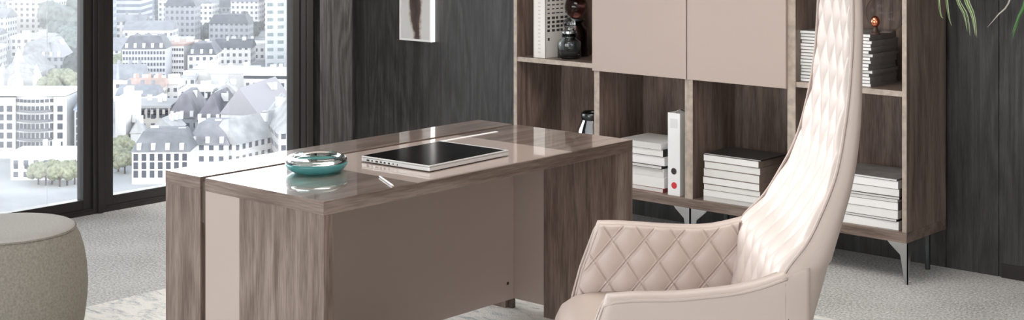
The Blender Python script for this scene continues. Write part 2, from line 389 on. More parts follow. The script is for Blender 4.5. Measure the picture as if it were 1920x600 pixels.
def stack(cx, cy, z0, wd, dp, layers, group, where, seed, jit=.004):
    r = random.Random(seed); z = z0; n = len(layers)
    words = {0: 'lowest', n-1: 'topmost'}
    ordn = ['', 'second', 'third', 'fourth', 'fifth', 'sixth', 'seventh', 'eighth', 'ninth', 'tenth', 'eleventh', 'twelfth', 'thirteenth', 'fourteenth', 'fifteenth', 'sixteenth', 'seventeenth']
    for i, (th, cover, pg) in enumerate(layers):
        pos = words.get(i) or (ordn[i]+' from the bottom')
        nm = {'dark': 'black-covered', 'grey': 'grey-covered', 'white': 'white', 'red': 'red-edged', 'taupe': 'brown-covered'}[cover]
        magazine(cx+r.uniform(-jit, jit), cy+r.uniform(-jit, jit*.3), z, wd+r.uniform(-jit, jit), dp, th-.0004, r.uniform(-.02, .02), cover,
                 '%s magazine, %s in the stack %s' % (nm, pos, where), group, pg)
        z += th
    return z
# right upper compartment
zz = .8352
stack(-3.322, 6.12, zz, .355, .25, [(.0146, 'grey', R.choice((0, 2))) for _ in range(16)], 'magazines in the tall stack on the upper right shelf', 'on the upper right shelf', 11, .006)
stack(-3.535+.068, 6.265, zz, .05, .03, [(.028, 'dark', 1)]*0, 'dark narrow booklets beside the left side of the upper right shelf', 'of narrow dark booklets on the upper right shelf', 12, .002)
# right lower compartment
stack(-3.165, 6.105, .2262, .33, .27, [(.037, 'white', 2), (.012, 'dark', 1), (.036, 'white', 0), (.036, 'grey', 2), (.012, 'white', 1), (.012, 'dark', 1), (.034, 'grey', 0), (.034, 'white', 2), (.010, 'grey', 0)], 'magazines in the bottom right compartment', 'in the bottom right compartment', 13)
# third compartment, bottom
stack(-3.853, 6.09, .2262, .312, .235, [(.022, 'white', 1), (.030, 'white', 2), (.028, 'taupe', 0), (.034, 'taupe', 2), (.040, 'taupe', 0), (.034, 'taupe', 0), (.032, 'taupe', 2), (.007, 'dark', 1)], 'magazines in the stack right of the ring binder', 'right of the white ring binder', 14)
# second compartment, bottom
stack(-4.395, 6.115, .2262, .26, .25, [(.022, 'red', 1), (.052, 'white', 0), (.040, 'white', 1), (.016, 'dark', 1), (.044, 'white', 2), (.036, 'dark', 0), (.030, 'white', 1)], 'magazines in the stack left of the ring binder', 'left of the white ring binder', 15, .012)

# white ring binder
bi = thing('ring_binder', (-4.178, 6.085, .2262), 'white lever-arch ring binder with black finger hole and red dot standing in the shelf', 'binder')
white_card = simple('white_card', (.86, .86, .86), .45)
bm = bmesh.new(); box(bm, -4.214, -4.2115, 5.962, 6.235, .2262, .628); box(bm, -4.1445, -4.142, 5.962, 6.235, .2262, .628); box(bm, -4.2115, -4.1445, 5.962, 5.9645, .2262, .628)
obj('cover', bm, white_card, bi, bevel=.001)
obj('paper_block', B((-4.209, -4.165, 5.99, 6.21, .235, .60)), paper, bi)
def disc_y(cx, y, cz, r, th=.001, seg=24, r2=None):
    bm = bmesh.new()
    pts = [(cx+r*math.cos(2*math.pi*i/seg), cz+r*math.sin(2*math.pi*i/seg)) for i in range(seg)]
    prism(bm, pts, 'y', y-th, y); return bm
obj('finger_hole', disc_y(-4.178, 5.962, .345, .0145), dark_gap, bi)
obj('finger_ring', disc_y(-4.178, 5.9624, .345, .017), chrome, bi)
tag(obj('sticker', disc_y(-4.176, 5.962, .276, .016), simple('red_sticker', (.62, .03, .04), .5), bi), 'red round sticker')
bm = bmesh.new(); tube(bm, [(-4.178, 5.99, .615), (-4.178, 5.985, .635), (-4.165, 6.0, .642), (-4.155, 6.03, .63)], .003, 8); obj('lever', bm, chrome, bi)
obj('label_field', B((-4.200, -4.158, 5.9612, 5.9622, .555, .600)), simple('pale_label', (.72, .72, .72), .5), bi)

# upper left compartment: white slip-case with grid of dark blocks, jars
ink = simple('ink', (.05, .045, .045), .6)
bk = thing('book', (-5.052, 6.11, .8352), 'tall white book with rows of dark print, upright in the top left shelf', 'book')
obj('page_block', B((-5.092, -5.016, 5.992, 6.195, .838, 1.175)), paper, bk)
obj('cover', B((-5.0955, -5.0125, 5.985, 5.989, .8352, 1.178), (-5.0955, -5.092, 5.985, 6.20, .8352, 1.178), (-5.016, -5.0125, 5.985, 6.20, .8352, 1.178)), simple('ivory_cover', (.78, .75, .70), .45), bk, bevel=.001)
bm = bmesh.new()
for j in range(9):
    z_ = 1.16-j*.022
    n_ = 5
    for i in range(n_):
        y_ = 6.0+i*.036+R.uniform(0, .006)
        hh = .013 if j > 4 else .006
        box(bm, -5.0126, -5.0118, y_, y_+R.uniform(.016, .027), z_-hh, z_)
obj('print', bm, ink, bk)
obj('print', B((-5.0126, -5.0118, 6.005, 6.02, .925, .94)), ink, bk)
bm = bmesh.new()
for j in range(14): box(bm, -5.062, -5.046, 5.9845, 5.9852, .86+j*.02, .868+j*.02)
obj('spine_print', bm, simple('grey_print', (.62, .60, .57), .6), bk)

def jar(cx, cy, r, h, gm, sm, label, ball=.030):
    z0 = .8352
    t = thing('glass_jar', (cx, cy, z0), label, 'jar')
    th = .004
    prof = [(0, .004), (r*.9, .004), (r, .012), (r, h*.78), (r*.97, h*.86), (r*.62, h), (r*.60, h+.025),
            (r*.60-th, h+.025), (r*.60-th, h), (r-th*1.3, h*.84), (r-th, h*.78), (r-th, .016), (0, .012)]
    prof = [(a, b_+.0) for a, b_ in prof]
    bm = bmesh.new(); lathe(bm, [(a, b_-.004) for a, b_ in prof], cx, cy, z0, 40); obj('jar_body', bm, gm, t, smooth=True)
    bm = bmesh.new(); lathe(bm, [(0, h+.0), (r*.52, h+.0), (r*.52, h+.022), (r*.66, h+.024), (r*.66, h+.034), (r*.3, h+.040), (0, h+.040)], cx, cy, z0, 40)
    obj('lid', bm, chrome if sm is None else sm, t, smooth=False)
    bm = bmesh.new(); bmesh.ops.create_uvsphere(bm, u_segments=32, v_segments=20, radius=ball)
    bmesh.ops.translate(bm, verts=bm.verts, vec=(cx, cy, z0+h+.040+ball*.93)); obj('stopper', bm, gm, t, smooth=True)
    return t
smoky = glass('smoky_blue_glass', (.80, .87, .90)); amber_dark = glass('dark_brown_glass', (.20, .08, .07))
jar(-4.912, 6.060, .062, .110, smoky, None, 'clear smoky glass jar with ball stopper, in front on the top left shelf', .033)
jar(-4.972, 6.192, .070, .165, amber_dark, dark_steel, 'dark brown glass jar with large round stopper behind the clear jar', .062)

# chrome vase behind the desk in the bottom left compartment
cv = thing('vase', (-4.775, 6.08, .2262), 'dark and chrome rounded vase in the bottom left compartment', 'vase')
bm = bmesh.new(); lathe(bm, [(0, 0), (.06, 0), (.085, .06), (.09, .16), (.078, .25), (.055, .30), (.050, .325), (.044, .325), (.048, .30), (.07, .25), (.08, .16), (.075, .06), (0, .01)], -4.775, 6.08, .2262, 40)
obj('vase_body', bm, simple('polished_chrome', (.75, .76, .80), .05, metal=1), cv, smooth=True)
bm = bmesh.new(); lathe(bm, [(.056, .300), (.058, .33), (.05, .342), (.042, .335), (.045, .30)], -4.775, 6.08, .2262, 40, close=True)
obj('vase_rim', bm, dark_steel, cv, smooth=True)

# round glass vase with copper ornament on the magazine stack
gv = thing('glass_vase', (-3.14, 6.13, 1.0692), 'round clear glass vase standing on the upper right magazine stack', 'vase')
bm = bmesh.new()
pr = [(.03*1, 0)]+[(.088*math.sin(a), .088-.088*math.cos(a)) for a in np.linspace(.35, 2.6, 18)]
inner = [(max(.0, r-.003), z+.0015) for r, z in pr][::-1]
lathe(bm, [(0, 0)]+pr+inner+[(0, .004)], -3.14, 6.13, 1.0692, 40)
obj('vase_body', bm, glass('clear_glass', (.95, .95, .95), ior=1.12), gv, smooth=True)
co = thing('candle_holder', (-3.13, 6.01, 1.0692), 'small copper egg-shaped candle holder on the magazines beside the glass vase', 'candle holder')
bm = bmesh.new(); lathe(bm, [(0, 0), (.026, 0), (.022, .006), (.014, .012), (.010, .022), (.010, .034), (0, .034)], -3.13, 6.01, 1.0692, 32); obj('stand', bm, simple('brown_wood_stand', (.05, .025, .018), .5), co, smooth=True)
bm = bmesh.new(); lathe(bm, [(0, .032), (.012, .034), (.019, .044), (.021, .055), (.018, .068), (.011, .078), (0, .083)], -3.13, 6.01, 1.0692, 32)
obj('copper_body', bm, simple('copper', (.85, .30, .16), .18, metal=1), co, smooth=True)

# ------------------------------------------------------------------ picture
pc = thing('framed_picture', (-6.3165, 6.33, 1.13), 'narrow white-framed abstract picture with a dark smear hanging on the black wall', 'picture')
px0, px1, pz0, pz1 = -6.450, -6.183, .822, 1.45
white_frame = simple('white_frame', (.85, .84, .83), .4)
F_ = .012
bm = B((px0, px0+F_, YB-.035, YB, pz0, pz1), (px1-F_, px1, YB-.035, YB, pz0, pz1), (px0+F_, px1-F_, YB-.035, YB, pz0, pz0+F_), (px0+F_, px1-F_, YB-.035, YB, pz1-F_, pz1))
obj('frame', bm, white_frame, pc, bevel=.001)
def art_mat():
    m, n, b = new_mat('abstract_smear'); L = n.links.new
    t = n.nodes.new('ShaderNodeTexCoord'); s = n.nodes.new('ShaderNodeSeparateXYZ'); L(t.outputs['Object'], s.inputs[0])
    no = n.nodes.new('ShaderNodeTexNoise'); no.inputs['Scale'].default_value = 9; no.inputs['Detail'].default_value = 8; L(t.outputs['Object'], no.inputs['Vector'])
    a = n.nodes.new('ShaderNodeMath'); a.operation = 'MULTIPLY_ADD'; a.inputs[1].default_value = .10; L(no.outputs[0], a.inputs[0]); L(s.outputs['X'], a.inputs[2])
    sb = n.nodes.new('ShaderNodeMath'); sb.operation = 'ADD'; sb.inputs[1].default_value = -.062+.010; L(a.outputs[0], sb.inputs[0])
    ab = n.nodes.new('ShaderNodeMath'); ab.operation = 'ABSOLUTE'; L(sb.outputs[0], ab.inputs[0])
    zz_ = n.nodes.new('ShaderNodeMath'); zz_.operation = 'MULTIPLY_ADD'; zz_.inputs[1].default_value = -.085; L(s.outputs['Z'], zz_.inputs[0]); L(ab.outputs[0], zz_.inputs[2])
    r = n.nodes.new('ShaderNodeValToRGB'); e = r.color_ramp.elements
    e[0].position = .0; e[0].color = (.03, .022, .02, 1); e[1].position = .064; e[1].color = (.66, .65, .63, 1)
    q = e.new(.040); q.color = (.09, .06, .05, 1); q = e.new(.050); q.color = (.42, .35, .30, 1)
    L(zz_.outputs[0], r.inputs[0]); L(r.outputs[0], b.inputs['Base Color']); b.inputs['Roughness'].default_value = .6
    return m
o_ = obj('canvas', B((px0+F_, px1-F_, YB-.028, YB-.02, pz0+F_, pz1-F_)), art_mat(), pc)

# ------------------------------------------------------------------ desk top things
lp = thing('laptop', (-3.645, 3.755, .7503), 'closed silver laptop with a glossy black lid lying on the desk', 'laptop', rot=math.radians(2.0))
lw, ld = .318, .418
alu = simple('aluminium', (.80, .80, .79), .28, metal=.35)
bm = bmesh.new()
box(bm, -lw/2, lw/2, -ld/2, ld/2, .003, .0165)
obj('laptop_base', bm, alu, lp, local=True, bevel=.003)
obj('lid', B((-lw/2, lw/2, -ld/2, ld/2, .0172, .0225)), alu, lp, local=True, bevel=.002)
bg_, _n, _b = new_mat('black_glass'); _b.inputs['Base Color'].default_value = (.004, .004, .004, 1); _b.inputs['Roughness'].default_value = .12; _b.inputs['Specular IOR Level'].default_value = .02
tag(obj('lid_inlay', B((-lw/2+.002, lw/2-.006, -ld/2+.004, ld/2-.016, .0222, .0229)), bg_, lp, local=True), 'black glossy lid surface')
for i, (a, b_) in enumerate(((.128, .013), (.108, .006), (.086, .012), (.066, .009), (.048, .009), (.028, .009), (.008, .004), (-.012, .004))):
    obj('port', B((-a-b_/2, -a+b_/2, -ld/2-.0006, -ld/2+.001, .007, .0125)), dark_gap, lp, local=True)
for sx_ in (-1, 1):
    for sy_ in (-1, 1): obj('rubber_foot', B((sx_*.13-.008, sx_*.13+.008, sy_*.18-.008, sy_*.18+.008, 0, .0032)), dark_gap, lp, local=True)

def bowl():
    d = 4.985; r = (593-960)/2790*d
    cx, cy = -SS*d+CC*r, CC*d+SS*r
    t = thing('glass_bowl', (cx, cy, .7503), 'heavy round teal and clear glass bowl on the left of the desk', 'bowl')
    z = .7503
    # clear, thick curled rim
    prof = [(.066, .046), (.078, .054), (.090, .0555), (.099, .051), (.1035, .042), (.104, .034), (.098, .033), (.094, .040), (.086, .045), (.076, .043), (.069, .039)]
    bm = bmesh.new(); lathe(bm, prof, cx, cy, z, 64, close=True); obj('rim', bm, glass('clear_bowl_glass', (.93, .97, .95)), t, smooth=True, subsurf=1)
    prof = [(0, 0), (.060, 0), (.084, .005), (.099, .015), (.1045, .026), (.104, .034), (.098, .033), (.095, .026), (.082, .016), (.060, .012), (0, .011)]
    bm = bmesh.new(); lathe(bm, prof, cx, cy, z, 64); gt = glass('teal_glass', (.22, .62, .62)); gt.node_tree.nodes['Principled BSDF'].inputs['Transmission Weight'].default_value = .7
    tag(obj('bowl_body', bm, gt, t, smooth=True), 'teal glass body')
    return t
bowl()
pn = thing('pencil', (-3.468, 3.342, .7503), 'slim white pencil lying near the front edge of the desk', 'pencil', rot=math.atan2(3.300-3.393, -3.392+3.557))
bm = bmesh.new(); tube(bm, [(-.085, 0, .003), (.085, 0, .003)], .0030, 6); obj('barrel', bm, simple('white_lacquer', (.85, .84, .82), .3), pn, local=True)
bm = bmesh.new(); tube(bm, [(.085, 0, .003), (.098, 0, .003)], [.0029, .0006], 6); obj('tip', bm, simple('pale_wood', (.6, .45, .3), .6), pn, local=True)

# ------------------------------------------------------------------ pouf
d = 5.64; r = (8-960)/2790*d
pcx, pcy = -SS*d+CC*r, CC*d+SS*r
pf = thing('pouf', (pcx, pcy, 0), 'round grey felt pouf with a flat seamed top, standing by the window', 'pouf')
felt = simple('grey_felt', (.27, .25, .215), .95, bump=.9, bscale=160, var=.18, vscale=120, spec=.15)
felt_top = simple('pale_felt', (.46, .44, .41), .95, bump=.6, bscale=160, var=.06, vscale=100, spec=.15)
bm = bmesh.new()
prof = [(0, .004), (.24, .004), (.275, .015), (.293, .06), (.303, .14), (.306, .20), (.302, .27), (.292, .33), (.277, .38), (.262, .408), (.256, .412), (.0, .412)]
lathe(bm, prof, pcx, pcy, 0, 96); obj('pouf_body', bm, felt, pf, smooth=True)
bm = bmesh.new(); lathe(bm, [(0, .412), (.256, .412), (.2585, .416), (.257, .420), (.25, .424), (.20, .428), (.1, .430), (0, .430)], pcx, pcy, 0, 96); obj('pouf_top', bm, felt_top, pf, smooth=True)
bm = bmesh.new(); tube(bm, [(pcx+.2605*math.cos(a), pcy+.2605*math.sin(a), .4125) for a in np.linspace(0, 2*math.pi, 97)], .0035, 6, cap=False); obj('piping', bm, felt, pf, smooth=True)

# ------------------------------------------------------------------ armchair
def chair():
    d0, r0 = 4.17, .55
    t = thing('armchair', (-SS*d0+CC*r0, CC*d0+SS*r0, .0), 'high-backed pale pink leather swivel armchair with diamond quilting, turned beside the desk', 'chair', rot=math.atan2(-SS, -CC))
    Q = lambda right, l, z: (r0-right, l, z)
    # rim of the backrest, rear outline and half width by height
    rim = smooth_lerp([.50, .60, .70, .766, .85, .92, 1.064, 1.2, 1.38, 1.47, 1.56], [.66, .675, .70, .757, .805, .838, .875, .894, .903, .903, .895])
    rear = smooth_lerp([.33, .40, .50, .60, .667, .736, .827, .908, 1.05, 1.2, 1.39, 1.47, 1.56], [.68, .745, .792, .821, .842, .860, .887, .911, .935, .942, .943, .938, .920])
    hw = smooth_lerp([.33, .40, .50, .60, .66, .70, .766, .85, .92, 1.064, 1.2, 1.38, 1.46, 1.51, 1.545, 1.56], [.26, .325, .352, .36, .358, .35, .33, .31, .29, .258, .238, .222, .205, .165, .09, .02])
    # --- back shell: closed horizontal sections
    bm = bmesh.new(); rings = []
    zs = list(np.linspace(.33, .70, 16))+list(np.linspace(.715, 1.45, 40))+[1.47, 1.49, 1.51, 1.53, 1.545, 1.555, 1.56]
    for z in zs:
        a = rim(max(z, .5)); b_ = rear(z); w_ = hw(z); th = b_-a
        if z < .5: a = min(a, b_-.10)
        sec = []
        n = 40
        for i in range(n+1):            # rear half: superellipse from near rim round the back to the far rim
            ang = math.pi*i/n
            ex = .52 if z > .7 else .62
            l = w_*math.copysign(abs(math.cos(ang))**ex, math.cos(ang)); q = abs(math.sin(ang))**ex
            sec.append(Q(a+.006+(b_-a-.006)*q, l, z))
        for i in range(1, 16):         # front face, gently dished
            u = -1+2*i/16
            sec.append(Q(a+.006+.012*(1-u*u), w_*u*.99, z))
        rings.append([bm.verts.new(p) for p in sec])
    for p, q in zip(rings[:-1], rings[1:]):
        m_ = len(p)
        for i in range(m_): bm.faces.new((p[i], p[(i+1) % m_], q[(i+1) % m_], q[i]))
    bm.faces.new(rings[0]); bm.faces.new(rings[-1][::-1])
    obj('back_shell', bm, leather, t, local=True, smooth=True)
    # --- quilted inner back
    def groove(u, v, p, sa, sb):
        h = 0
        for k in ((u-v/sa)/p, (u+v/sb)/p):
            dd = abs(k-round(k))*p
            h = max(h, math.exp(-(dd/.0095)**2))
        return h
    def puff(u, v, p, sa, sb):
        a_ = (u-v/sa)/p; b2 = (u+v/sb)/p
        return (abs(math.sin(math.pi*a_))*abs(math.sin(math.pi*b2)))**.5
    NU, NV = 110, 330
    def backf(uu, vv):
        z = .50+vv*(1.535-.50)
        u = -1+2*uu; w_ = max(.02, hw(z)-lerp(z, [.5, .75, .95, 1.5], [.02, .026, .034, .034])); l = w_*u
        edge = min(1, (1-abs(u))*w_/.016, (1-vv)*1.0/.02)
        edge = max(0, edge); edge = math.sqrt(1-(1-edge)**2)
        h = .0012+edge*(.008+.010*puff(l, z-.5, .105, 1.45, 1.45))
        return Q(rim(z)+.006+.012*(1-(l/max(.02, hw(z)))**2)-h, l, z)
    bm = bmesh.new(); grid(bm, backf, NU, NV)
    obj('quilted_backrest', bm, leather_lit, t, local=True, smooth=True)
    for sgn in (1, -1):
        bm = bmesh.new()
        pts = [Q(rim(z)+.001, sgn*(hw(z)-.003), z) for z in np.linspace(.70, 1.54, 60)]
        tube(bm, pts, .0042, 6); obj('back_piping', bm, leather, t, local=True, smooth=True)
        bm = bmesh.new()
        pts = [Q(rim(z)+.0045+.0018, sgn*(hw(z)-lerp(z, [.5, .75, .95, 1.5], [.016, .020, .028, .028])), z) for z in np.linspace(.70, 1.53, 60)]
        tube(bm, pts, .0018, 6); tag(obj('back_seam', bm, stitch, t, local=True, smooth=True), 'taupe seam line')
    # --- arms
    def arm(sgn):
        dz = .0 if sgn > 0 else .032
        if sgn > 0: top = smooth_lerp([.235, .30, .44, .50, .59, .65, .70, .76], [.640, .646, .650, .656, .668, .684, .702, .72])
        else: top = smooth_lerp([.235, .30, .44, .50, .60, .65, .70, .76], [.690, .690, .682, .679, .682, .692, .705, .72])
        lo, li = .360, .300
        def front(z): return lerp(z, [.33, .452, .55, .62, .66, .70], [.16, .1835, .210, .237, .252, .262])
        # cross section (l, z fraction) going from outer bottom over the top roll to the inner bottom
        bm = bmesh.new(); rings = []
        NS = 46
        for i in range(NS+1):
            s = i/NS
            sec = []
            K = [(-.04, 0), (-.012, .10), (0, .25), (0, .45), (0, .65), (0, .82), (.002, .90)]
            def pos(lz, zf):
                tz = top(front(.66)+s*(.76-front(.66)))
                z = .33+(tz-.33)*zf
                f0 = front(z)
                # round the upper front corner
                rr = f0+s*(.765-f0)
                return rr, z
            prof = []
            for lz, zf in K: prof.append((lo+lz, zf))
            for k in range(1, 9):
                a_ = math.pi*k/9
                prof.append(((lo+li)/2+(lo-li)/2*math.cos(a_)+.002*(1 if k < 4 else 0), .93+.07*math.sin(a_)**.8))
            for zf in (.90, .8, .65, .5, .35, .2, .05, 0): prof.append((li, zf))
            for l, zf in prof:
                rr, z = pos(l, zf)
                taper = 1.0
                bulge = .0
                if l > .33 and zf < .9: bulge = .006*math.sin(math.pi*s)*math.sin(math.pi*min(1, zf))
                # outer face turns in towards the shell at the back
                ll = l+bulge
                if l > .33: ll -= .010*max(0, (s-.85)/.15)**2
                # the front end is narrower and rounded
                if s < .06: 
                    k_ = 1-(1-s/.06)**2; mid = (lo+li)/2; ll = mid+(ll-mid)*(.72+.28*math.sqrt(max(0, k_)))
                sec.append(Q(rr, sgn*ll, z))
            rings.append([bm.verts.new(p) for p in sec])
        for p, q in zip(rings[:-1], rings[1:]):
            m_ = len(p)
            for i in range(m_): bm.faces.new((p[i], p[(i+1) % m_], q[(i+1) % m_], q[i]))
        bm.faces.new(rings[0]); bm.faces.new(rings[-1][::-1])
        ar = obj('armrest', bm, leather, t, local=True, smooth=True)
        # quilted inner side
        def inner(uu, vv):
            tzr = lambda x: top(x)-.008
            x = front(.60)+.004+uu*(.683-front(.60)-.004)
            zb = .47; z = zb+vv*(tzr(x)-zb)
            x2 = x+(front(z)-front(.60))*(1-uu)
            e = min(uu/.03, (1-uu)/.02, (1-vv)/.06, 1); e = max(0, e); e = math.sqrt(1-(1-e)**2)
            h = .001+e*(.003+.0125*puff(x2-.040, z-.45, .097, 1.155, 1.52))
            for q_ in ((x2-.040-(z-.45)/1.155)/.097, (x2-.040+(z-.45)/1.52)/.097):
                d_ = abs(q_-round(q_))*.097
                h += e*.0022*math.exp(-((d_-.0055)/.0026)**2)
            # double stitched raised seams
            return Q(x2, sgn*(li-h), z)
        bm = bmesh.new(); grid(bm, inner, 260, 130)
        obj('quilted_panel', bm, leather, ar, local=True, smooth=True)
        # piping along the outer top edge and down the front
        bm = bmesh.new(); pts = []
        for z in np.linspace(.40, .615 if sgn > 0 else .655, 10): pts.append(Q(front(z)-.001, sgn*(lo-.008), z))
        for x in np.linspace(.262, .705, 36): pts.append(Q(x, sgn*(lo+.001), top(x)-.016))
        tube(bm, pts, .0042, 6); obj('piping', bm, leather, ar, local=True, smooth=True)
        bm = bmesh.new(); pts = []
        for z in np.linspace(.46, top(.27)-.03, 10): pts.append(Q(front(z)+.002, sgn*(li+.002), z))
        for x in np.linspace(.268, .70, 36): pts.append(Q(x, sgn*(li+.001), top(x)-.010))
        tube(bm, pts, .0035, 6); obj('piping', bm, leather, ar, local=True, smooth=True)
        # upright seam where the armrest meets the shell, with a small zip slot low down
        bm = bmesh.new(); tube(bm, [Q(.700, sgn*(lo-.0005), z) for z in np.linspace(.40, .675, 12)], .0022, 6); tag(obj('side_seam', bm, stitch, ar, local=True), 'taupe seam line')
        bm = bmesh.new(); tube(bm, [Q(.708, sgn*(lo-.001), z) for z in np.linspace(.44, .585, 5)], .0022, 6); tag(obj('zip', bm, dark_gap, ar, local=True), 'dark zip')
        return ar
    arm(1); arm(-1)
    # --- seat cushion with a rounded front
    def seat(uu, vv):
        # section in (right, z), swept across l
        pr = [(.70, .40), (.70, .470), (.55, .480), (.40, .486), (.28, .490), (.215, .487), (.170, .478), (.140, .458), (.124, .425), (.126, .39), (.16, .355), (.40, .340), (.70, .340)]
        s = vv*(len(pr)-1); i = min(int(s), len(pr)-2); f_ = s-i
        r_, z = pr[i][0]*(1-f_)+pr[i+1][0]*f_, pr[i][1]*(1-f_)+pr[i+1][1]*f_
        u = -1+2*uu; l = .296*u
        ed = 1-abs(u)**8*.12
        return Q(.45+(r_-.45)*ed, l, .45+(z-.45)*ed+.006*(1-u*u))
    bm = bmesh.new(); V = grid(bm, seat, 24, 48)
    bm.faces.new([V[0][j] for j in range(48)]); bm.faces.new([V[-1][j] for j in range(48)])
    obj('seat_cushion', bm, leather, t, local=True, smooth=True)
    # --- under-frame: bowl, gas column, four-star foot
    bm = bmesh.new(); lathe(bm, [(0, .26), (.12, .262), (.22, .30), (.25, .345), (0, .35)], .08, 0, 0, 40); obj('seat_pan', bm, leather, t, local=True, smooth=True)
    bm = bmesh.new(); lathe(bm, [(0, .05), (.034, .05), (.034, .10), (.024, .12), (.024, .27), (0, .27)], .08, 0, 0, 24); obj('column', bm, chrome, t, local=True, smooth=True)
    for k in range(4):
        a_ = math.pi/4+k*math.pi/2; ux, uy = math.cos(a_), math.sin(a_)
        bm = bmesh.new(); tube(bm, [(.08+ux*.02, uy*.02, .075), (.08+ux*.15, uy*.15, .06), (.08+ux*.33, uy*.33, .018)], [.022, .018, .012], 10); obj('base_arm', bm, chrome, t, local=True, smooth=True)
        bm = bmesh.new(); lathe(bm, [(0, .010), (.020, .010), (.020, .018), (.012, .024), (0, .024)], .08+ux*.33, uy*.33, 0, 20); obj('glide', bm, dark_steel, t, local=True)
    return t
chair()

# ------------------------------------------------------------------ hanging plant
def plant():
    px, py, pz = -2.64, 6.10, 1.50
    t = thing('hanging_planter', (px, py, pz), 'dark planter hung from the ceiling by thin cords beside the shelf', 'planter')
    dp = simple('planter_glaze', (.05, .05, .05), .5)
    bm = bmesh.new(); lathe(bm, [(0, 0), (.09, 0), (.125, .05), (.14, .13), (.142, .16), (.13, .16), (.125, .13), (.10, .04), (0, .03)], px, py, pz, 40); obj('pot', bm, dp, t, smooth=True)
    bm = bmesh.new(); lathe(bm, [(0, .03), (.10, .04), (.124, .13), (.0, .138)], px, py, pz, 30); obj('soil', bm, simple('soil', (.03, .02, .015), .95, bump=1, bscale=60), t)
    for k in range(3):
        a = k*2.094+.4
        bm = bmesh.new(); tube(bm, [(px+.136*math.cos(a), py+.136*math.sin(a), pz+.15), (px, py, ZC)], .0018, 6); obj('cord', bm, dark_gap, t)
    p = thing('spider_plant', (px, py, pz+.13), 'spider plant with long arching green and cream leaves spilling from the hanging planter', 'plant')
    m, n, b = new_mat('striped_leaf'); L = n.links.new
    uv = n.nodes.new('ShaderNodeUVMap'); uv.uv_map = 'leaf'; s = n.nodes.new('ShaderNodeSeparateXYZ'); L(uv.outputs[0], s.inputs[0])
    r = n.nodes.new('ShaderNodeValToRGB'); e = r.color_ramp.elements
    e[0].position = 0; e[0].color = (.52, .58, .38, 1); e[1].position = 1; e[1].color = (.52, .58, .38, 1)
    for q, c in ((.22, (.55, .60, .42)), (.32, (.10, .20, .05)), (.68, (.10, .20, .05)), (.78, (.55, .60, .42))):
        k = e.new(q); k.color = (*c, 1)
    L(s.outputs['X'], r.inputs[0]); L(r.outputs[0], b.inputs['Base Color']); b.inputs['Roughness'].default_value = .4
    green = simple('green_leaf', (.06, .17, .04), .4)
    def leaf(pts, wd, mat):
        bm = bmesh.new(); ul = bm.loops.layers.uv.new('leaf')
        P_ = [Vector(q) for q in pts]; N = 22; C = []
        for i in range(N+1):            # catmull-rom
            s_ = i/N*(len(P_)-1); k = min(int(s_), len(P_)-2); f = s_-k
            p0, p1, p2, p3 = P_[max(k-1, 0)], P_[k], P_[k+1], P_[min(k+2, len(P_)-1)]
            C.append(.5*((2*p1)+(p2-p0)*f+(2*p0-5*p1+4*p2-p3)*f*f+(3*p1-p0-3*p2+p3)*f**3))
        rows = []
        for i, c in enumerate(C):
            tg = (C[min(i+1, N)]-C[max(i-1, 0)]).normalized(); sd = tg.cross(Vector((0.25, 1, .1))); 
            if sd.length < .05: sd = Vector((1, 0, 0))
            sd.normalize(); nn = sd.cross(tg).normalized()
            u = i/N; w_ = wd*(.35+.65*min(1, u*3))*(1 if u < .55 else max(.02, 1-((u-.55)/.45)**1.6))
            rows.append([bm.verts.new(c+sd*w_*a+nn*(-.25*w_*(1-abs(a)))) for a in (-1, -.5, 0, .5, 1)])
        for i in range(N):
            for j in range(4):
                f = bm.faces.new((rows[i][j], rows[i][j+1], rows[i+1][j+1], rows[i+1][j]))
                for lp_, u_ in zip(f.loops, (j/4, (j+1)/4, (j+1)/4, j/4)): lp_[ul].uv = (u_, i/N)
        o = obj('leaf', bm, mat, p, smooth=True)
        md = o.modifiers.new('thick', 'SOLIDIFY'); md.thickness = .0008
    rr = random.Random(5)
    zt = pz+.14
    # leaves that hang low enough to be seen
    tips = [(-2.815, 6.1, 1.118, .0075, m), (-2.842, 6.08, 1.150, .006, m), (-2.722, 6.08, 1.080, .0085, m), (-2.700, 6.1, 1.075, .009, m), (-2.730, 6.07, 1.10, .007, m), (-2.685, 6.05, 1.085, .009, m),
            (-2.545, 6.1, 1.075, .010, green), (-2.535, 6.07, 1.10, .009, green)]
    for k, (x, y, z, wd, mt) in enumerate(tips):
        bx = x-(.045 if x < -2.6 else -.08)+rr.uniform(-.012, .012)
        if x < -2.8: bx = x-.015
        leaf([(px+rr.uniform(-.03, .03), py+rr.uniform(-.03, .03), zt), ((px+bx)/2-.01, (py+y)/2-.02, zt+.13), (bx-.004, y-.03, zt-.05), (bx, y-.02, 1.28), (x-.012 if x < -2.6 else x+.03, y-.005, 1.17), (x, y, z)], wd, mt)
    leaf([(px, py, zt), (-2.56, 6.05, 1.72), (-2.48, 6.06, 1.5), (-2.54, 6.07, 1.25), (-2.60, 6.08, 1.175), (-2.65, 6.09, 1.12)], .004, simple('dry_leaf', (.42, .40, .34), .6))
    for k in range(22):
        a = rr.uniform(0, 2*math.pi); L_ = rr.uniform(.15, .3)
        ux, uy = math.cos(a), math.sin(a)
        if uy > .2: L_ = min(L_, .20/uy)
        leaf([(px+ux*.02, py+uy*.02, zt), (px+ux*L_*.4, py+uy*L_*.4, zt+rr.uniform(.1, .2)), (px+ux*L_*.8, py+uy*L_*.8, zt+rr.uniform(.0, .1)), (px+ux*L_, py+uy*L_, zt-rr.uniform(.05, .2))], rr.uniform(.006, .010), m)
plant()

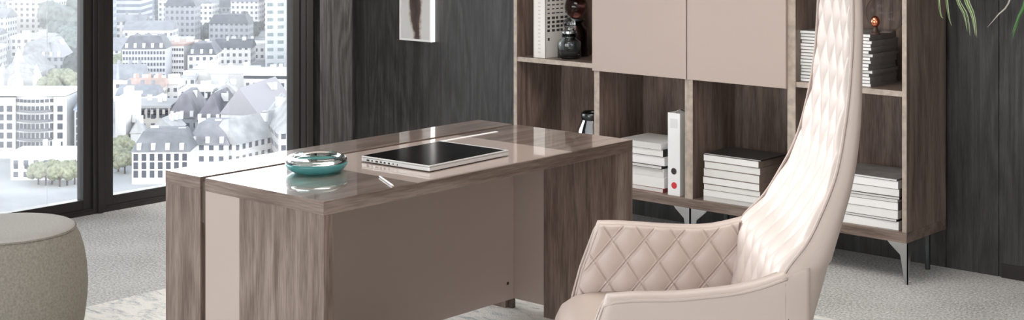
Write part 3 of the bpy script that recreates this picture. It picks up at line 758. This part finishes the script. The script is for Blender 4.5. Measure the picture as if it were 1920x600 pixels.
# ------------------------------------------------------------------ city below the window
GZ = -80.0
def site(lat, dep): return (-SS*dep+CC*lat, CC*dep+SS*lat)
def wall_mat(name, wall, win, pw=3.0, ph=3.2, ww=.5, wh=.5, var=.06, strips=False):
    """facade: rows of windows laid out in metres through the wall's own uv map"""
    m, n, b = new_mat(name); L = n.links.new
    uv = n.nodes.new('ShaderNodeUVMap'); uv.uv_map = 'wall'; s = n.nodes.new('ShaderNodeSeparateXYZ'); L(uv.outputs[0], s.inputs[0])
    def cell(sock, p, w_):
        a = n.nodes.new('ShaderNodeMath'); a.operation = 'DIVIDE'; a.inputs[1].default_value = p; L(sock, a.inputs[0])
        f = n.nodes.new('ShaderNodeMath'); f.operation = 'FRACT'; L(a.outputs[0], f.inputs[0])
        c = n.nodes.new('ShaderNodeMath'); c.operation = 'SUBTRACT'; c.inputs[1].default_value = .5; L(f.outputs[0], c.inputs[0])
        ab = n.nodes.new('ShaderNodeMath'); ab.operation = 'ABSOLUTE'; L(c.outputs[0], ab.inputs[0])
        l = n.nodes.new('ShaderNodeMath'); l.operation = 'LESS_THAN'; l.inputs[1].default_value = w_/2; L(ab.outputs[0], l.inputs[0]); return l.outputs[0]
    v = cell(s.outputs['Y'], ph, wh)
    mu = n.nodes.new('ShaderNodeMath'); mu.operation = 'MULTIPLY'; L(v, mu.inputs[0])
    if strips: mu.inputs[1].default_value = 1
    else: L(cell(s.outputs['X'], pw, ww), mu.inputs[1])
    no = n.nodes.new('ShaderNodeTexNoise'); no.inputs['Scale'].default_value = .12; no.inputs['Detail'].default_value = 6
    t = n.nodes.new('ShaderNodeTexCoord'); L(t.outputs['Object'], no.inputs['Vector'])
    r = n.nodes.new('ShaderNodeValToRGB'); r.color_ramp.elements[0].position = .35; r.color_ramp.elements[1].position = .65
    r.color_ramp.elements[0].color = (*[c*(1-var) for c in wall], 1); r.color_ramp.elements[1].color = (*[min(1, c*(1+var)) for c in wall], 1); L(no.outputs[0], r.inputs[0])
    mx = n.nodes.new('ShaderNodeMix'); mx.data_type = 'RGBA'; L(mu.outputs[0], mx.inputs[0]); L(r.outputs[0], mx.inputs[6]); mx.inputs[7].default_value = (*win, 1)
    L(mx.outputs[2], b.inputs['Base Color']); b.inputs['Roughness'].default_value = .8
    return m
W_white = wall_mat('white_facade', (.62, .61, .60), (.10, .11, .13), 3.0, 3.4, .48, .48)
W_cream = wall_mat('cream_facade', (.50, .47, .43), (.09, .09, .10), 3.4, 3.2, .45, .5)
W_grey = wall_mat('grey_facade', (.30, .31, .33), (.10, .11, .13), 2.8, 3.3, .5, .5)
W_strip = wall_mat('banded_facade', (.42, .44, .48), (.12, .15, .20), 3, 3.6, 1, .5, strips=True)
W_blue = wall_mat('blue_glass_facade', (.30, .36, .42), (.16, .21, .27), 1.6, 3.6, .7, .75)
W_plain = wall_mat('plain_facade', (.60, .59, .58), (.6, .6, .6), 400, 400, .0, .0)
R_flat = simple('gravel_roof', (.42, .42, .42), .9, var=.25, vscale=.25)
R_pale = simple('pale_roof', (.66, .66, .65), .9, var=.15, vscale=.2)
R_slate = simple('slate_roof', (.10, .105, .12), .7, var=.3, vscale=.3)
R_red = simple('rust_roof', (.40, .29, .25), .85, var=.2, vscale=.3)
dark_win = simple('dark_window', (.05, .055, .07), .3)
def walls(bm, w_, d_, z0, z1, mi=0, inset=0, uvl=None):
    c = [(-w_/2+inset, -d_/2+inset), (w_/2-inset, -d_/2+inset), (w_/2-inset, d_/2-inset), (-w_/2+inset, d_/2-inset)]
    u = 0
    for i in range(4):
        a, b_ = c[i], c[(i+1) % 4]; ln = math.hypot(a[0]-b_[0], a[1]-b_[1])
        f = bm.faces.new([bm.verts.new((*a, z0)), bm.verts.new((*b_, z0)), bm.verts.new((*b_, z1)), bm.verts.new((*a, z1))]); f.material_index = mi
        for lp_, q in zip(f.loops, ((u, z0), (u+ln, z0), (u+ln, z1), (u, z1))): lp_[uvl].uv = q
        u += ln
def roof_geo(bm, kind, w_, d_, z, hr, mi):
    def F(pts):
        f = bm.faces.new([bm.verts.new(p) for p in pts]); f.material_index = mi
    W2, D2 = w_/2+.4, d_/2+.4
    if kind == 'flat':
        box(bm, -W2, W2, -D2, D2, z, z+.9, mi)
    elif kind == 'gable':
        if w_ > d_: A = [(-W2, 0, z+hr), (W2, 0, z+hr)]; F([(-W2, -D2, z), (W2, -D2, z), A[1], A[0]]); F([(W2, D2, z), (-W2, D2, z), A[0], A[1]]); F([(-W2, D2, z), (-W2, -D2, z), A[0]]); F([(W2, -D2, z), (W2, D2, z), A[1]])
        else: A = [(0, -D2, z+hr), (0, D2, z+hr)]; F([(W2, -D2, z), (W2, D2, z), A[1], A[0]]); F([(-W2, D2, z), (-W2, -D2, z), A[0], A[1]]); F([(-W2, -D2, z), (W2, -D2, z), A[0]]); F([(W2, D2, z), (-W2, D2, z), A[1]])
    else:  # mansard
        k = hr*.55; c0 = [(-W2, -D2), (W2, -D2), (W2, D2), (-W2, D2)]; c1 = [(-W2+k, -D2+k), (W2-k, -D2+k), (W2-k, D2-k), (-W2+k, D2-k)]
        for i in range(4):
            j = (i+1) % 4; F([(*c0[i], z), (*c0[j], z), (*c1[j], z+hr), (*c1[i], z+hr)])
        F([(*p, z+hr+.01) for p in c1])
PROTO = {}
def far_building(lat, dep, w_, d_, h, rot, wm, kind, rm, hr, name, label, group):
    bm = bmesh.new(); uvl = bm.loops.layers.uv.new('wall')
    walls(bm, w_, d_, 0, h, 0, 0, uvl); roof_geo(bm, kind, w_, d_, h, hr, 1)
    if kind == 'flat':
        rb = R.uniform(-w_/4, w_/4); box(bm, rb-2, rb+2, -1.5, 2, h+.9, h+3.2, 1); box(bm, -rb*.8-1, -rb*.8+1, -d_/3, -d_/3+1.5, h+.9, h+2.4, 1)
    else:
        for q in (-.3, .05, .33): box(bm, q*w_-.6, q*w_+.6, .4, 1.4, h, h+hr+1.6, 1)
    x, y = site(lat, dep)
    o = obj(name, bm, (wm, rm)); o.location = (x, y, GZ); o.rotation_euler = (0, 0, YAW+rot)
    return tag(o, label, 'building', group)
def px_building(x0, x1, ytop, ybase, depth, rot, wm, kind, rm, hr, label, parts=None, name='city_building', lit=None, windows=None, group=None):
    """a building of its own, given by bearing and size; walls, roof, and window parts"""
    k = 2790
    dep = k*(EYE-GZ)/(ybase+182); lat = ((x0+x1)/2-960)*dep/k; w_ = (x1-x0)*dep/k; h = EYE-(ytop+182)*dep/k-GZ
    x, y = site(lat, dep+depth/2)
    t = thing(name, (x, y, GZ), label, 'building', group, rot=YAW+rot)
    bm = bmesh.new(); uvl = bm.loops.layers.uv.new('wall'); walls(bm, w_, depth, 0, h, 0, 0, uvl)
    obj('wall', bm, wm, t, local=True)
    bm = bmesh.new(); roof_geo(bm, kind, w_, depth, h, hr, 0); obj('roof', bm, rm, t, local=True)
    if windows:
        nx, nz, fw, fh, zlo = windows; proto = None
        for j in range(nz):
            for i in range(nx):
                xx = -w_/2+(i+.5)*w_/nx; zz_ = h-(j+.62)*(h-zlo)/nz
                if proto is None:
                    proto = obj('window', B((-fw/2, fw/2, -.25, .15, -fh/2, fh/2)), dark_win, t, local=True); o = proto
                else: o = proto.copy(); COL.objects.link(o); o.parent = t
                o.location = (xx, -depth/2, zz_)
    if name == 'city_building':
        pr = None; rr_ = random.Random(int(x0*7+ytop))
        for i in range(max(3, int(w_/7))):
            xx, yy_ = rr_.uniform(-w_*.38, w_*.38), rr_.uniform(-depth*.1, depth*.25)
            if pr is None: pr = obj('chimney', B((-.7, .7, -.5, .5, 0, 2.6)), R_pale, t, local=True); o = pr
            else: o = pr.copy(); COL.objects.link(o); o.parent = t
            o.location = (xx, yy_, h+(.9 if kind == 'flat' else hr*.62)); o.scale = (rr_.uniform(.7, 1.8), 1, rr_.uniform(.7, 1.1))
    if kind == 'mansard':
        nd = max(3, int(w_/3.4)); pr = None
        for i in range(nd):
            xx = -w_/2+(i+.5)*w_/nd
            if pr is None: pr = obj('dormer', B((-.6, .6, -.9, 1.2, 0, 1.9)), W_plain, t, local=True); o = pr
            else: o = pr.copy(); COL.objects.link(o); o.parent = t
            o.location = (xx, -depth/2+.6, h+.6)
    return t, w_, h
bm = bmesh.new(); x, y = site(-250, 1500)
box(bm, x-2600, x+1900, y-2600, y+2600, GZ-3, GZ); gm = simple('city_ground', (.36, .36, .36), .95, var=.35, vscale=.03)
tag(obj('city_ground', bm, gm), kind='structure')

# the building with bowed balconies
def bowed():
    k = 2790; yb = 296; dep = k*(EYE-GZ)/(yb+182); U = dep/k
    X_ = lambda px: (px-80)*U
    H_ = lambda py: EYE-(py+182)*U-GZ
    cx, cy = site((80-960)*U, dep)
    t = thing('apartment_building', (cx, cy, GZ), 'white apartment building with long bowed balconies below a row of attic windows, nearest at left', 'building', rot=YAW)
    h = H_(178)
    bm = bmesh.new(); box(bm, X_(-75), X_(31), -1.0, 16, 0, H_(182)); box(bm, X_(102), X_(127), -1.0, 16, 0, H_(180)); obj('wall', bm, simple('white_render', (.62, .62, .61), .85), t, local=True)
    cen, half = X_(66.5), X_(102)-X_(66.5)
    def bow(rad_out, z0, z1, mat, nm, ins=0):
        bm = bmesh.new(); n = 20; pts = []
        for i in range(n+1):
            u = -1+2*i/n; pts.append((cen+(half-ins)*u, -rad_out*(1-u*u)))
        pts += [(cen+half-ins, 10), (cen-half+ins, 10)]
        prism(bm, pts, 'z', z0, z1); return obj(nm, bm, mat, t, local=True)
    bow(2.2, 0, h, simple('white_render_bow', (.58, .58, .575), .85), 'bow_front')
    fl = [208, 226, 243, 260.5, 278]
    slab = simple('balcony_grey', (.16, .165, .175), .6)
    pr = None
    for y_ in fl: bow(3.6, H_(y_)-.2, H_(y_)+.55, slab, 'balcony')
    rows = [188]+[203, 219, 236, 253, 270]
    for r_i, y_ in enumerate(rows):
        for i in range(9):
            u = -1+2*(i+.5)/9
            fw, fh = (1.0, 1.0) if r_i == 0 else (.95, 1.9)
            if pr is None or r_i == 1 and i == 0: pr = obj('window', B((-fw/2, fw/2, -.2, .4, -fh/2, fh/2)), dark_win, t, local=True); o = pr
            else: o = pr.copy(); COL.objects.link(o); o.parent = t
            o.location = (cen+half*u, -2.2*(1-u*u)-.1, H_(y_))
    for y_ in rows[1:]:
        for px in (-40, -20, 4, 20, 114.5):
            o = pr.copy(); COL.objects.link(o); o.parent = t; o.scale = (1.7, 1, 1); o.location = (X_(px), -1.1, H_(y_))
    bm = bmesh.new(); box(bm, X_(-75), X_(128), -2.6, 16.4, h, h+.9); obj('roof', bm, R_pale, t, local=True)
    # wing on the right with a blue-grey sloping roof
    t2, w2, h2 = px_building(127, 176, 206, 300, 18, .25, simple('wing_render', (.42, .42, .43), .85), 'gable', simple('blue_grey_roof', (.24, .29, .35), .7), 5, 'grey apartment wing with small balconies and a blue-grey pitched roof, right of the bowed balconies', windows=(4, 5, 1.1, 1.9, 4))
    for j in range(5):
        pass
bowed()
px_building(20, 140, 292, 338, 12, 0, W_white, 'flat', R_pale, 1, 'low white podium building with small square windows in front of the bowed balconies', windows=(6, 1, 1.2, 1.2, 2))
px_building(228, 308, 92, 168, 16, .05, simple('office_render', (.44, .45, .48), .85), 'mansard', R_slate, 5.5, 'wide pale office block with five rows of small windows under a slate mansard roof', windows=(14, 5, .72, 1.35, 5))
px_building(306, 352, 86, 158, 22, -.14, simple('bright_render', (.70, .69, .68), .85), 'flat', R_red, 1, 'bright white block with a rust-coloured roof terrace and dark window rows', windows=(9, 5, .75, 1.15, 4))
px_building(350, 402, 103, 160, 18, .05, W_white, 'mansard', R_slate, 5, 'white block under a dark slate mansard roof right of the rust-roofed block')
px_building(400, 470, 90, 122, 15, .0, W_white, 'gable', R_slate, 4, 'long white building with a low slate roof, beyond the pale flat halls')
px_building(432, 520, 84, 112, 15, .0, W_white, 'flat', R_pale, 4, 'long flat-roofed white building close to the right-hand tower')
px_building(492, 560, -60, 128, 30, .1, wall_mat('tower_facade', (.50, .52, .54), (.20, .25, .26), 5, 3.7, .6, .45), 'flat', R_flat, 1, 'tall pale tower with broken rows of windows at the right edge of the glass', name='tower_block')
px_building(217, 263, -70, 72, 30, .0, W_strip, 'flat', R_flat, 1, 'grey-blue banded office tower just right of the thick window post', name='tower_block')
px_building(264, 290, -40, 50, 22, .0, W_blue, 'flat', R_flat, 1, 'slim pale tower right behind the banded office tower', name='tower_block')
px_building(146, 190, -70, 108, 30, .0, wall_mat('lattice_facade', (.38, .43, .47), (.14, .19, .24), 2, 3.7, .6, .55), 'flat', R_flat, 1, 'banded blue-grey tower partly hidden by the thick window post', name='tower_block')
px_building(88, 113, -60, 44, 30, .0, W_blue, 'flat', R_flat, 1, 'faint blue tower in the left pane, nearer the post of two', name='tower_block')
px_building(50, 69, -50, 40, 30, .0, W_blue, 'flat', R_flat, 1, 'faint blue tower in the left pane, farthest left', name='tower_block')
px_building(70, 112, 108, 160, 22, .1, W_grey, 'mansard', simple('lavender_roof', (.30, .30, .33), .8), 8, 'grey stone building with a steep lavender-grey roof right of the arched church')
px_building(238, 315, 203, 262, 20, .05, W_cream, 'flat', simple('ribbed_grey_roof', (.32, .32, .32), .8), 2, 'pale house with a loggia row below its flat grey roof', windows=(7, 3, 1.0, 1.6, 8))
px_building(312, 367, 222, 262, 26, .02, W_grey, 'mansard', simple('mauve_slate', (.17, .165, .18), .8, var=.2, vscale=.3), 8, 'broad dark mauve-roofed house left of its twin beside the pale loggia house')
px_building(372, 425, 228, 268, 26, -.1, W_grey, 'mansard', simple('mauve_slate_two', (.17, .165, .18), .8, var=.2, vscale=.3), 9, 'dark mauve-roofed house at the centre of the right pane')
px_building(430, 505, 215, 270, 34, -.2, W_plain, 'gable', simple('pale_mauve_roof', (.34, .33, .35), .85), 9, 'long pale mauve roofed building in the right half of the right pane')
px_building(246, 352, 285, 345, 16, .03, simple('town_house_render', (.62, .62, .61), .85), 'mansard', simple('town_slate', (.16, .165, .175), .8, var=.2, vscale=.3), 5.5, 'white town house with dormers in its dark mansard roof, lowest in the right pane', windows=(7, 3, 1.3, 2.0, 2))
px_building(352, 432, 272, 330, 18, -.05, W_white, 'mansard', simple('ash_slate', (.22, .22, .235), .8, var=.2, vscale=.3), 6, 'white house with an ash-grey mansard roof beside the lowest town house')
px_building(436, 500, 270, 330, 34, -.5, W_white, 'gable', R_flat, 7, 'white building with a light grey pitched roof turned at an angle in the right pane')
px_building(490, 565, 250, 330, 34, .3, W_white, 'gable', R_flat, 8, 'white building with a light grey pitched roof closest to the right window jamb')
px_building(216, 236, 190, 290, 20, 0, W_plain, 'flat', R_pale, 1, 'narrow blank white building directly beside the thick post')
px_building(338, 398, 172, 212, 16, .0, W_white, 'flat', R_pale, 1, 'small white flat-roofed building behind the dark mauve roofs', windows=(5, 2, 1.2, 1.6, 6))
px_building(395, 470, 138, 170, 24, .0, W_plain, 'flat', R_pale, 1, 'large blank pale hall in the middle distance of the right pane')
px_building(462, 555, 142, 182, 24, -.1, W_white, 'flat', R_pale, 1, 'large pale hall with one row of openings near the right jamb', windows=(8, 1, 3, 1.4, 8))

for q_, (a, b_, c, d_, dp_, ro, wm, kd, rm, hr, lb) in enumerate([
    (240, 275, 160, 196, 14, .1, W_white, 'flat', R_pale, 1, 'low white house with a roof terrace under the wide pale office block'),
    (278, 306, 163, 194, 12, -.1, W_plain, 'gable', R_pale, 3, 'small blank white gabled house under the wide pale office block'),
    (308, 334, 158, 192, 14, 0, W_white, 'flat', R_pale, 1, 'small white flat-roofed house under the rust-roofed block'),
    (338, 362, 148, 176, 12, .1, W_white, 'flat', R_flat, 1, 'small white house with grey flat roof below the rust-roofed block'),
    (364, 396, 130, 168, 14, 0, W_plain, 'flat', R_pale, 1, 'plain bright white block left of the large blank hall'),
    (402, 438, 176, 216, 14, .15, W_white, 'gable', R_flat, 4, 'small white house with grey pitched roof before the large blank hall'),
    (440, 480, 186, 222, 14, -.15, W_grey, 'flat', R_flat, 1, 'small grey flat-roofed block before the large pale hall'),
    (486, 550, 192, 240, 16, .1, W_white, 'flat', R_pale, 1, 'white flat-roofed block at mid height by the right window jamb'),
    (238, 262, 250, 290, 12, .2, W_plain, 'gable', R_flat, 4, 'small white gabled house in front of the pale loggia house'),
    (284, 330, 244, 282, 12, -.1, W_white, 'gable', R_flat, 4, 'white pitched-roof house between the loggia house and the lowest town house')]):
    px_building(a, b_, c, d_, dp_, ro, wm, kd, rm, hr, lb)

# church with an arched gable
def church():
    k = 2790; yb = 176; dep = k*(EYE-GZ)/(yb+182); U = dep/k; cx, cy = site((38-960)*U, dep)
    X_ = lambda px: (px-38)*U
    H_ = lambda py: EYE-(py+182)*U-GZ
    t = thing('church', (cx, cy, GZ), 'grey stone church with a big arched gable window and small pinnacles at the far left', 'church', rot=YAW)
    stone = simple('church_stone', (.34, .34, .34), .9, var=.25, vscale=.4)
    bm = bmesh.new(); prism(bm, [(X_(4), 0), (X_(64), 0), (X_(64), H_(140)), (X_(32), H_(108)), (X_(4), H_(136))], 'y', 0, 30); obj('gable', bm, stone, t, local=True)
    bm = bmesh.new(); n = 20; ro, ri = 15*U, 10*U; z0 = H_(160)
    for i in range(n):
        a, b_ = math.pi*i/n, math.pi*(i+1)/n
        q = []
        for (rr, aa) in ((ro, a), (ro, b_), (ri, b_), (ri, a)): q.append((X_(31)+rr*math.cos(aa), z0+1.5*rr*math.sin(aa)))
        prism(bm, q, 'y', -1.4, 0)
    obj('arch', bm, simple('pale_arch', (.50, .50, .50), .9), t, local=True)
    bm = bmesh.new(); prism(bm, [(X_(31)+ri*math.cos(a), z0+1.5*ri*math.sin(a)) for a in np.linspace(0, math.pi, 16)], 'y', -.5, .2); obj('arched_window', bm, simple('bright_tracery', (.78, .78, .78), .8), t, local=True)
    for px, py in ((2, 118), (66, 120), (32, 88)):
        bm = bmesh.new(); lathe(bm, [(2.4, 0), (2.4, H_(py)-6), (0, H_(py))], X_(px), 2, 0, 8); obj('pinnacle', bm, R_pale, t, local=True)
    bm = bmesh.new(); roof_w = 30
    prism(bm, [(X_(-4), H_(128)), (X_(60), H_(128)), (X_(50), H_(92)), (X_(6), H_(92))], 'y', 30, 52); obj('nave_roof', bm, simple('nave_roof', (.27, .27, .28), .85, var=.3, vscale=.4), t, local=True)
church()

# the countless ordinary houses, each one an object
TAKEN = [(-20, 160, 118, 180), (-60, 190, 176, 345), (205, 575, 222, 345), (330, 400, 180, 222), (390, 575, 150, 222), (225, 405, 130, 176), (392, 560, 95, 150), (145, 195, 80, 120), (215, 292, 40, 80), (484, 565, 90, 135), (90, 155, 60, 118)]
kinds = [
    (W_white, 'flat', R_pale, 'pale flat-roofed city house among many in the hazy distance', 'pale flat-roofed city houses'),
    (W_cream, 'flat', R_flat, 'cream city house with a grey flat roof in the distance', 'cream city houses'),
    (W_grey, 'mansard', R_slate, 'grey city house with a dark mansard roof in the distance', 'dark-roofed city houses'),
    (W_white, 'gable', simple('soft_slate', (.24, .25, .27), .8, var=.2, vscale=.3), 'white city house with a grey pitched roof in the distance', 'pitched-roof city houses'),
    (W_blue, 'flat', R_flat, 'bluish office block with a flat roof in the distance', 'bluish office blocks'),
    (W_cream, 'gable', R_red, 'cream city house with a rust-red pitched roof in the distance', 'rust-roofed city houses')]
cnt = 0
TREES = []
for i in range(34):
    for tries in range(200):
        p_, y_ = R.uniform(215, 480), R.uniform(66, 84); d_ = 2790*(EYE-GZ)/(y_+182); l_ = (p_-960)*d_/2790
        if all(math.hypot(l_-a, d_-b_) > 13 for a, b_ in TREES): TREES.append((l_, d_)); break
dep = 300.0
while dep < 1560 and cnt < 298:
    step = 17+dep*.014
    lat = -.365*dep
    while lat < -.118*dep and cnt < 298:
        ww_ = R.uniform(.5, 1.0)*step; dd_ = R.uniform(.45, .62)*step; rt_ = R.uniform(-.12, .12)
        px = 960+2790*(lat+ww_/2)/dep; yb = -182+2790*(EYE-GZ)/dep
        ok = not any(math.hypot(lat+ww_/2-a, dep-b_) < 26 for a, b_ in TREES) and not any(a-6 < px < b_+6 and c < yb < d_ for a, b_, c, d_ in TAKEN) and yb < 300
        if ok:
            kk = R.choices(range(6), (4, 3, 3, 4, 1, .8))[0]
            hh = R.uniform(5, 9) if dep < 660 else R.uniform(8, 15) if dep < 800 else R.uniform(12, 26)
            if R.random() < .04 and dep > 800: hh *= 1.7
            wm, kd, rm, lb, gr = kinds[kk]
            far_building(lat+ww_/2, dep+R.uniform(-1, 1), ww_, dd_, hh, rt_, wm, kd, rm, R.uniform(3, 6), 'city_house',
                         lb.replace(' among many in the hazy distance', '').replace(' in the distance', '')+' %s, %s' % (('in the nearer rows', 'in the middle rows', 'in the farthest rows')[(yb < 130)+(yb < 70)], ('left pane', 'behind the post', 'right pane')[(px > 157)+(px > 215)]),
                         gr+', '+('near', 'midway', 'far')[(yb < 130)+(yb < 70)]+' '+('left', 'centre', 'right')[(px > 157)+(px > 215)])
            cnt += 1
        lat += ww_+R.uniform(7, 12)
    dep += step*R.uniform(1.0, 1.15)

def tree_proto(seed, mat):
    bm = bmesh.new(); r = random.Random(seed)
    for k in range(7):
        c = Vector((r.uniform(-3, 3), r.uniform(-3, 3), 6+r.uniform(-1.5, 3))); q = bmesh.ops.create_icosphere(bm, subdivisions=3, radius=r.uniform(2.2, 3.6))
        for v in q['verts']:
            v.co = v.co*(1+.35*mnoise.noise(v.co*.9+c))+c
    return bm
def tree(px, yb, s, proto, label, group):
    dep = 2790*(EYE-GZ)/(yb+182); x, y = site((px-960)*dep/2790, dep)
    o = copy_tree(proto) if proto.get('used') else proto
    proto['used'] = 1
    o.location = (x, y, GZ); o.scale = (s, s, s); o.rotation_euler = (0, 0, R.uniform(0, 6))
    tag(o, label, 'tree', group)
def mk(seed, col, label, group):
    t = thing('city_tree', (0, 0, 0), label, 'tree', group)
    obj('crown', tree_proto(seed, None), simple('foliage', col, .9, bump=1, bscale=1.5, var=.4, vscale=.8), t, local=True, smooth=True)
    bm = bmesh.new(); tube(bm, [(0, 0, 0), (0, 0, 6)], .4, 8); obj('trunk', bm, simple('bark', (.08, .06, .05), .9), t, local=True)
    return t
dark_t = mk(1, (.075, .085, .08), 'a', 'b'); olive_t = mk(2, (.24, .25, .17), 'a', 'b'); mid_t = mk(3, (.16, .185, .17), 'a', 'b')
for px, yb, s in [(106, 152, 1.0), (116, 156, 1.1), (128, 152, 1.1), (140, 158, 1.0), (112, 140, 1.1), (126, 138, 1.2), (138, 142, 1.0), (150, 148, 1)]:
    tree(px, yb, s, dark_t, 'dark tree in the clump beside the grey stone building', 'dark trees beside the grey stone building')
for px, yb, s in [(104, 172, .9), (112, 174, .9), (121, 172, .9), (130, 175, .9), (96, 178, .7), (84, 178, .7)]:
    tree(px, yb, s, olive_t, 'olive-green tree in the row above the bowed balconies', 'olive trees above the bowed balconies')
for px, yb, s in [(100, 78, 2.4), (112, 74, 2.4), (122, 80, 2.4), (108, 86, 2.2), (134, 100, 1.8), (140, 112, 1.6), (146, 122, 1.4), (134, 122, 1.5)]:
    tree(px, yb, s, mid_t, 'blue-green tree in the far park left of the post', 'trees of the far park left of the post')
for px, yb, s in [(72, 346, .6), (86, 348, .6), (98, 346, .65), (112, 350, .65), (126, 348, .65), (140, 346, .6), (222, 322, .7), (234, 326, .6), (228, 300, .7)]:
    tree(px, yb, s, olive_t, 'small olive-green street tree low in the window', 'street trees low in the window')
for px, yb, s in [(222, 160, 1.2), (232, 166, 1.1), (226, 150, 1.1), (218, 172, 1)]:
    tree(px, yb, s, olive_t, 'olive-green tree just right of the thick post', 'olive trees right of the post')
for i in range(34):
    if i >= len(TREES): break
    tree(960+2790*TREES[i][0]/TREES[i][1], 2790*(EYE-GZ)/TREES[i][1]-182, R.uniform(.7, 1.0), dark_t, 'dark tree among the distant roofs of the right pane', 'dark trees among distant roofs')

# haze over the city
hz = bpy.data.materials.new('haze_volume'); hz.use_nodes = True; n = hz.node_tree; n.nodes.clear()
o_ = n.nodes.new('ShaderNodeOutputMaterial'); v_ = n.nodes.new('ShaderNodeVolumeScatter'); v_.inputs['Color'].default_value = (1, 1, 1, 1); v_.inputs['Density'].default_value = .0005; v_.inputs['Anisotropy'].default_value = 0
n.links.new(v_.outputs[0], o_.inputs['Volume'])
bm = bmesh.new(); box(bm, -320, 320, 250, 3200, GZ, -2.0)
hb = obj('haze', bm, hz); hb.rotation_euler = (0, 0, YAW); hb.location = (*site(-420, 0), 0)
tag(hb, kind='stuff', label='thin white haze lying over the distant city', cat='haze')
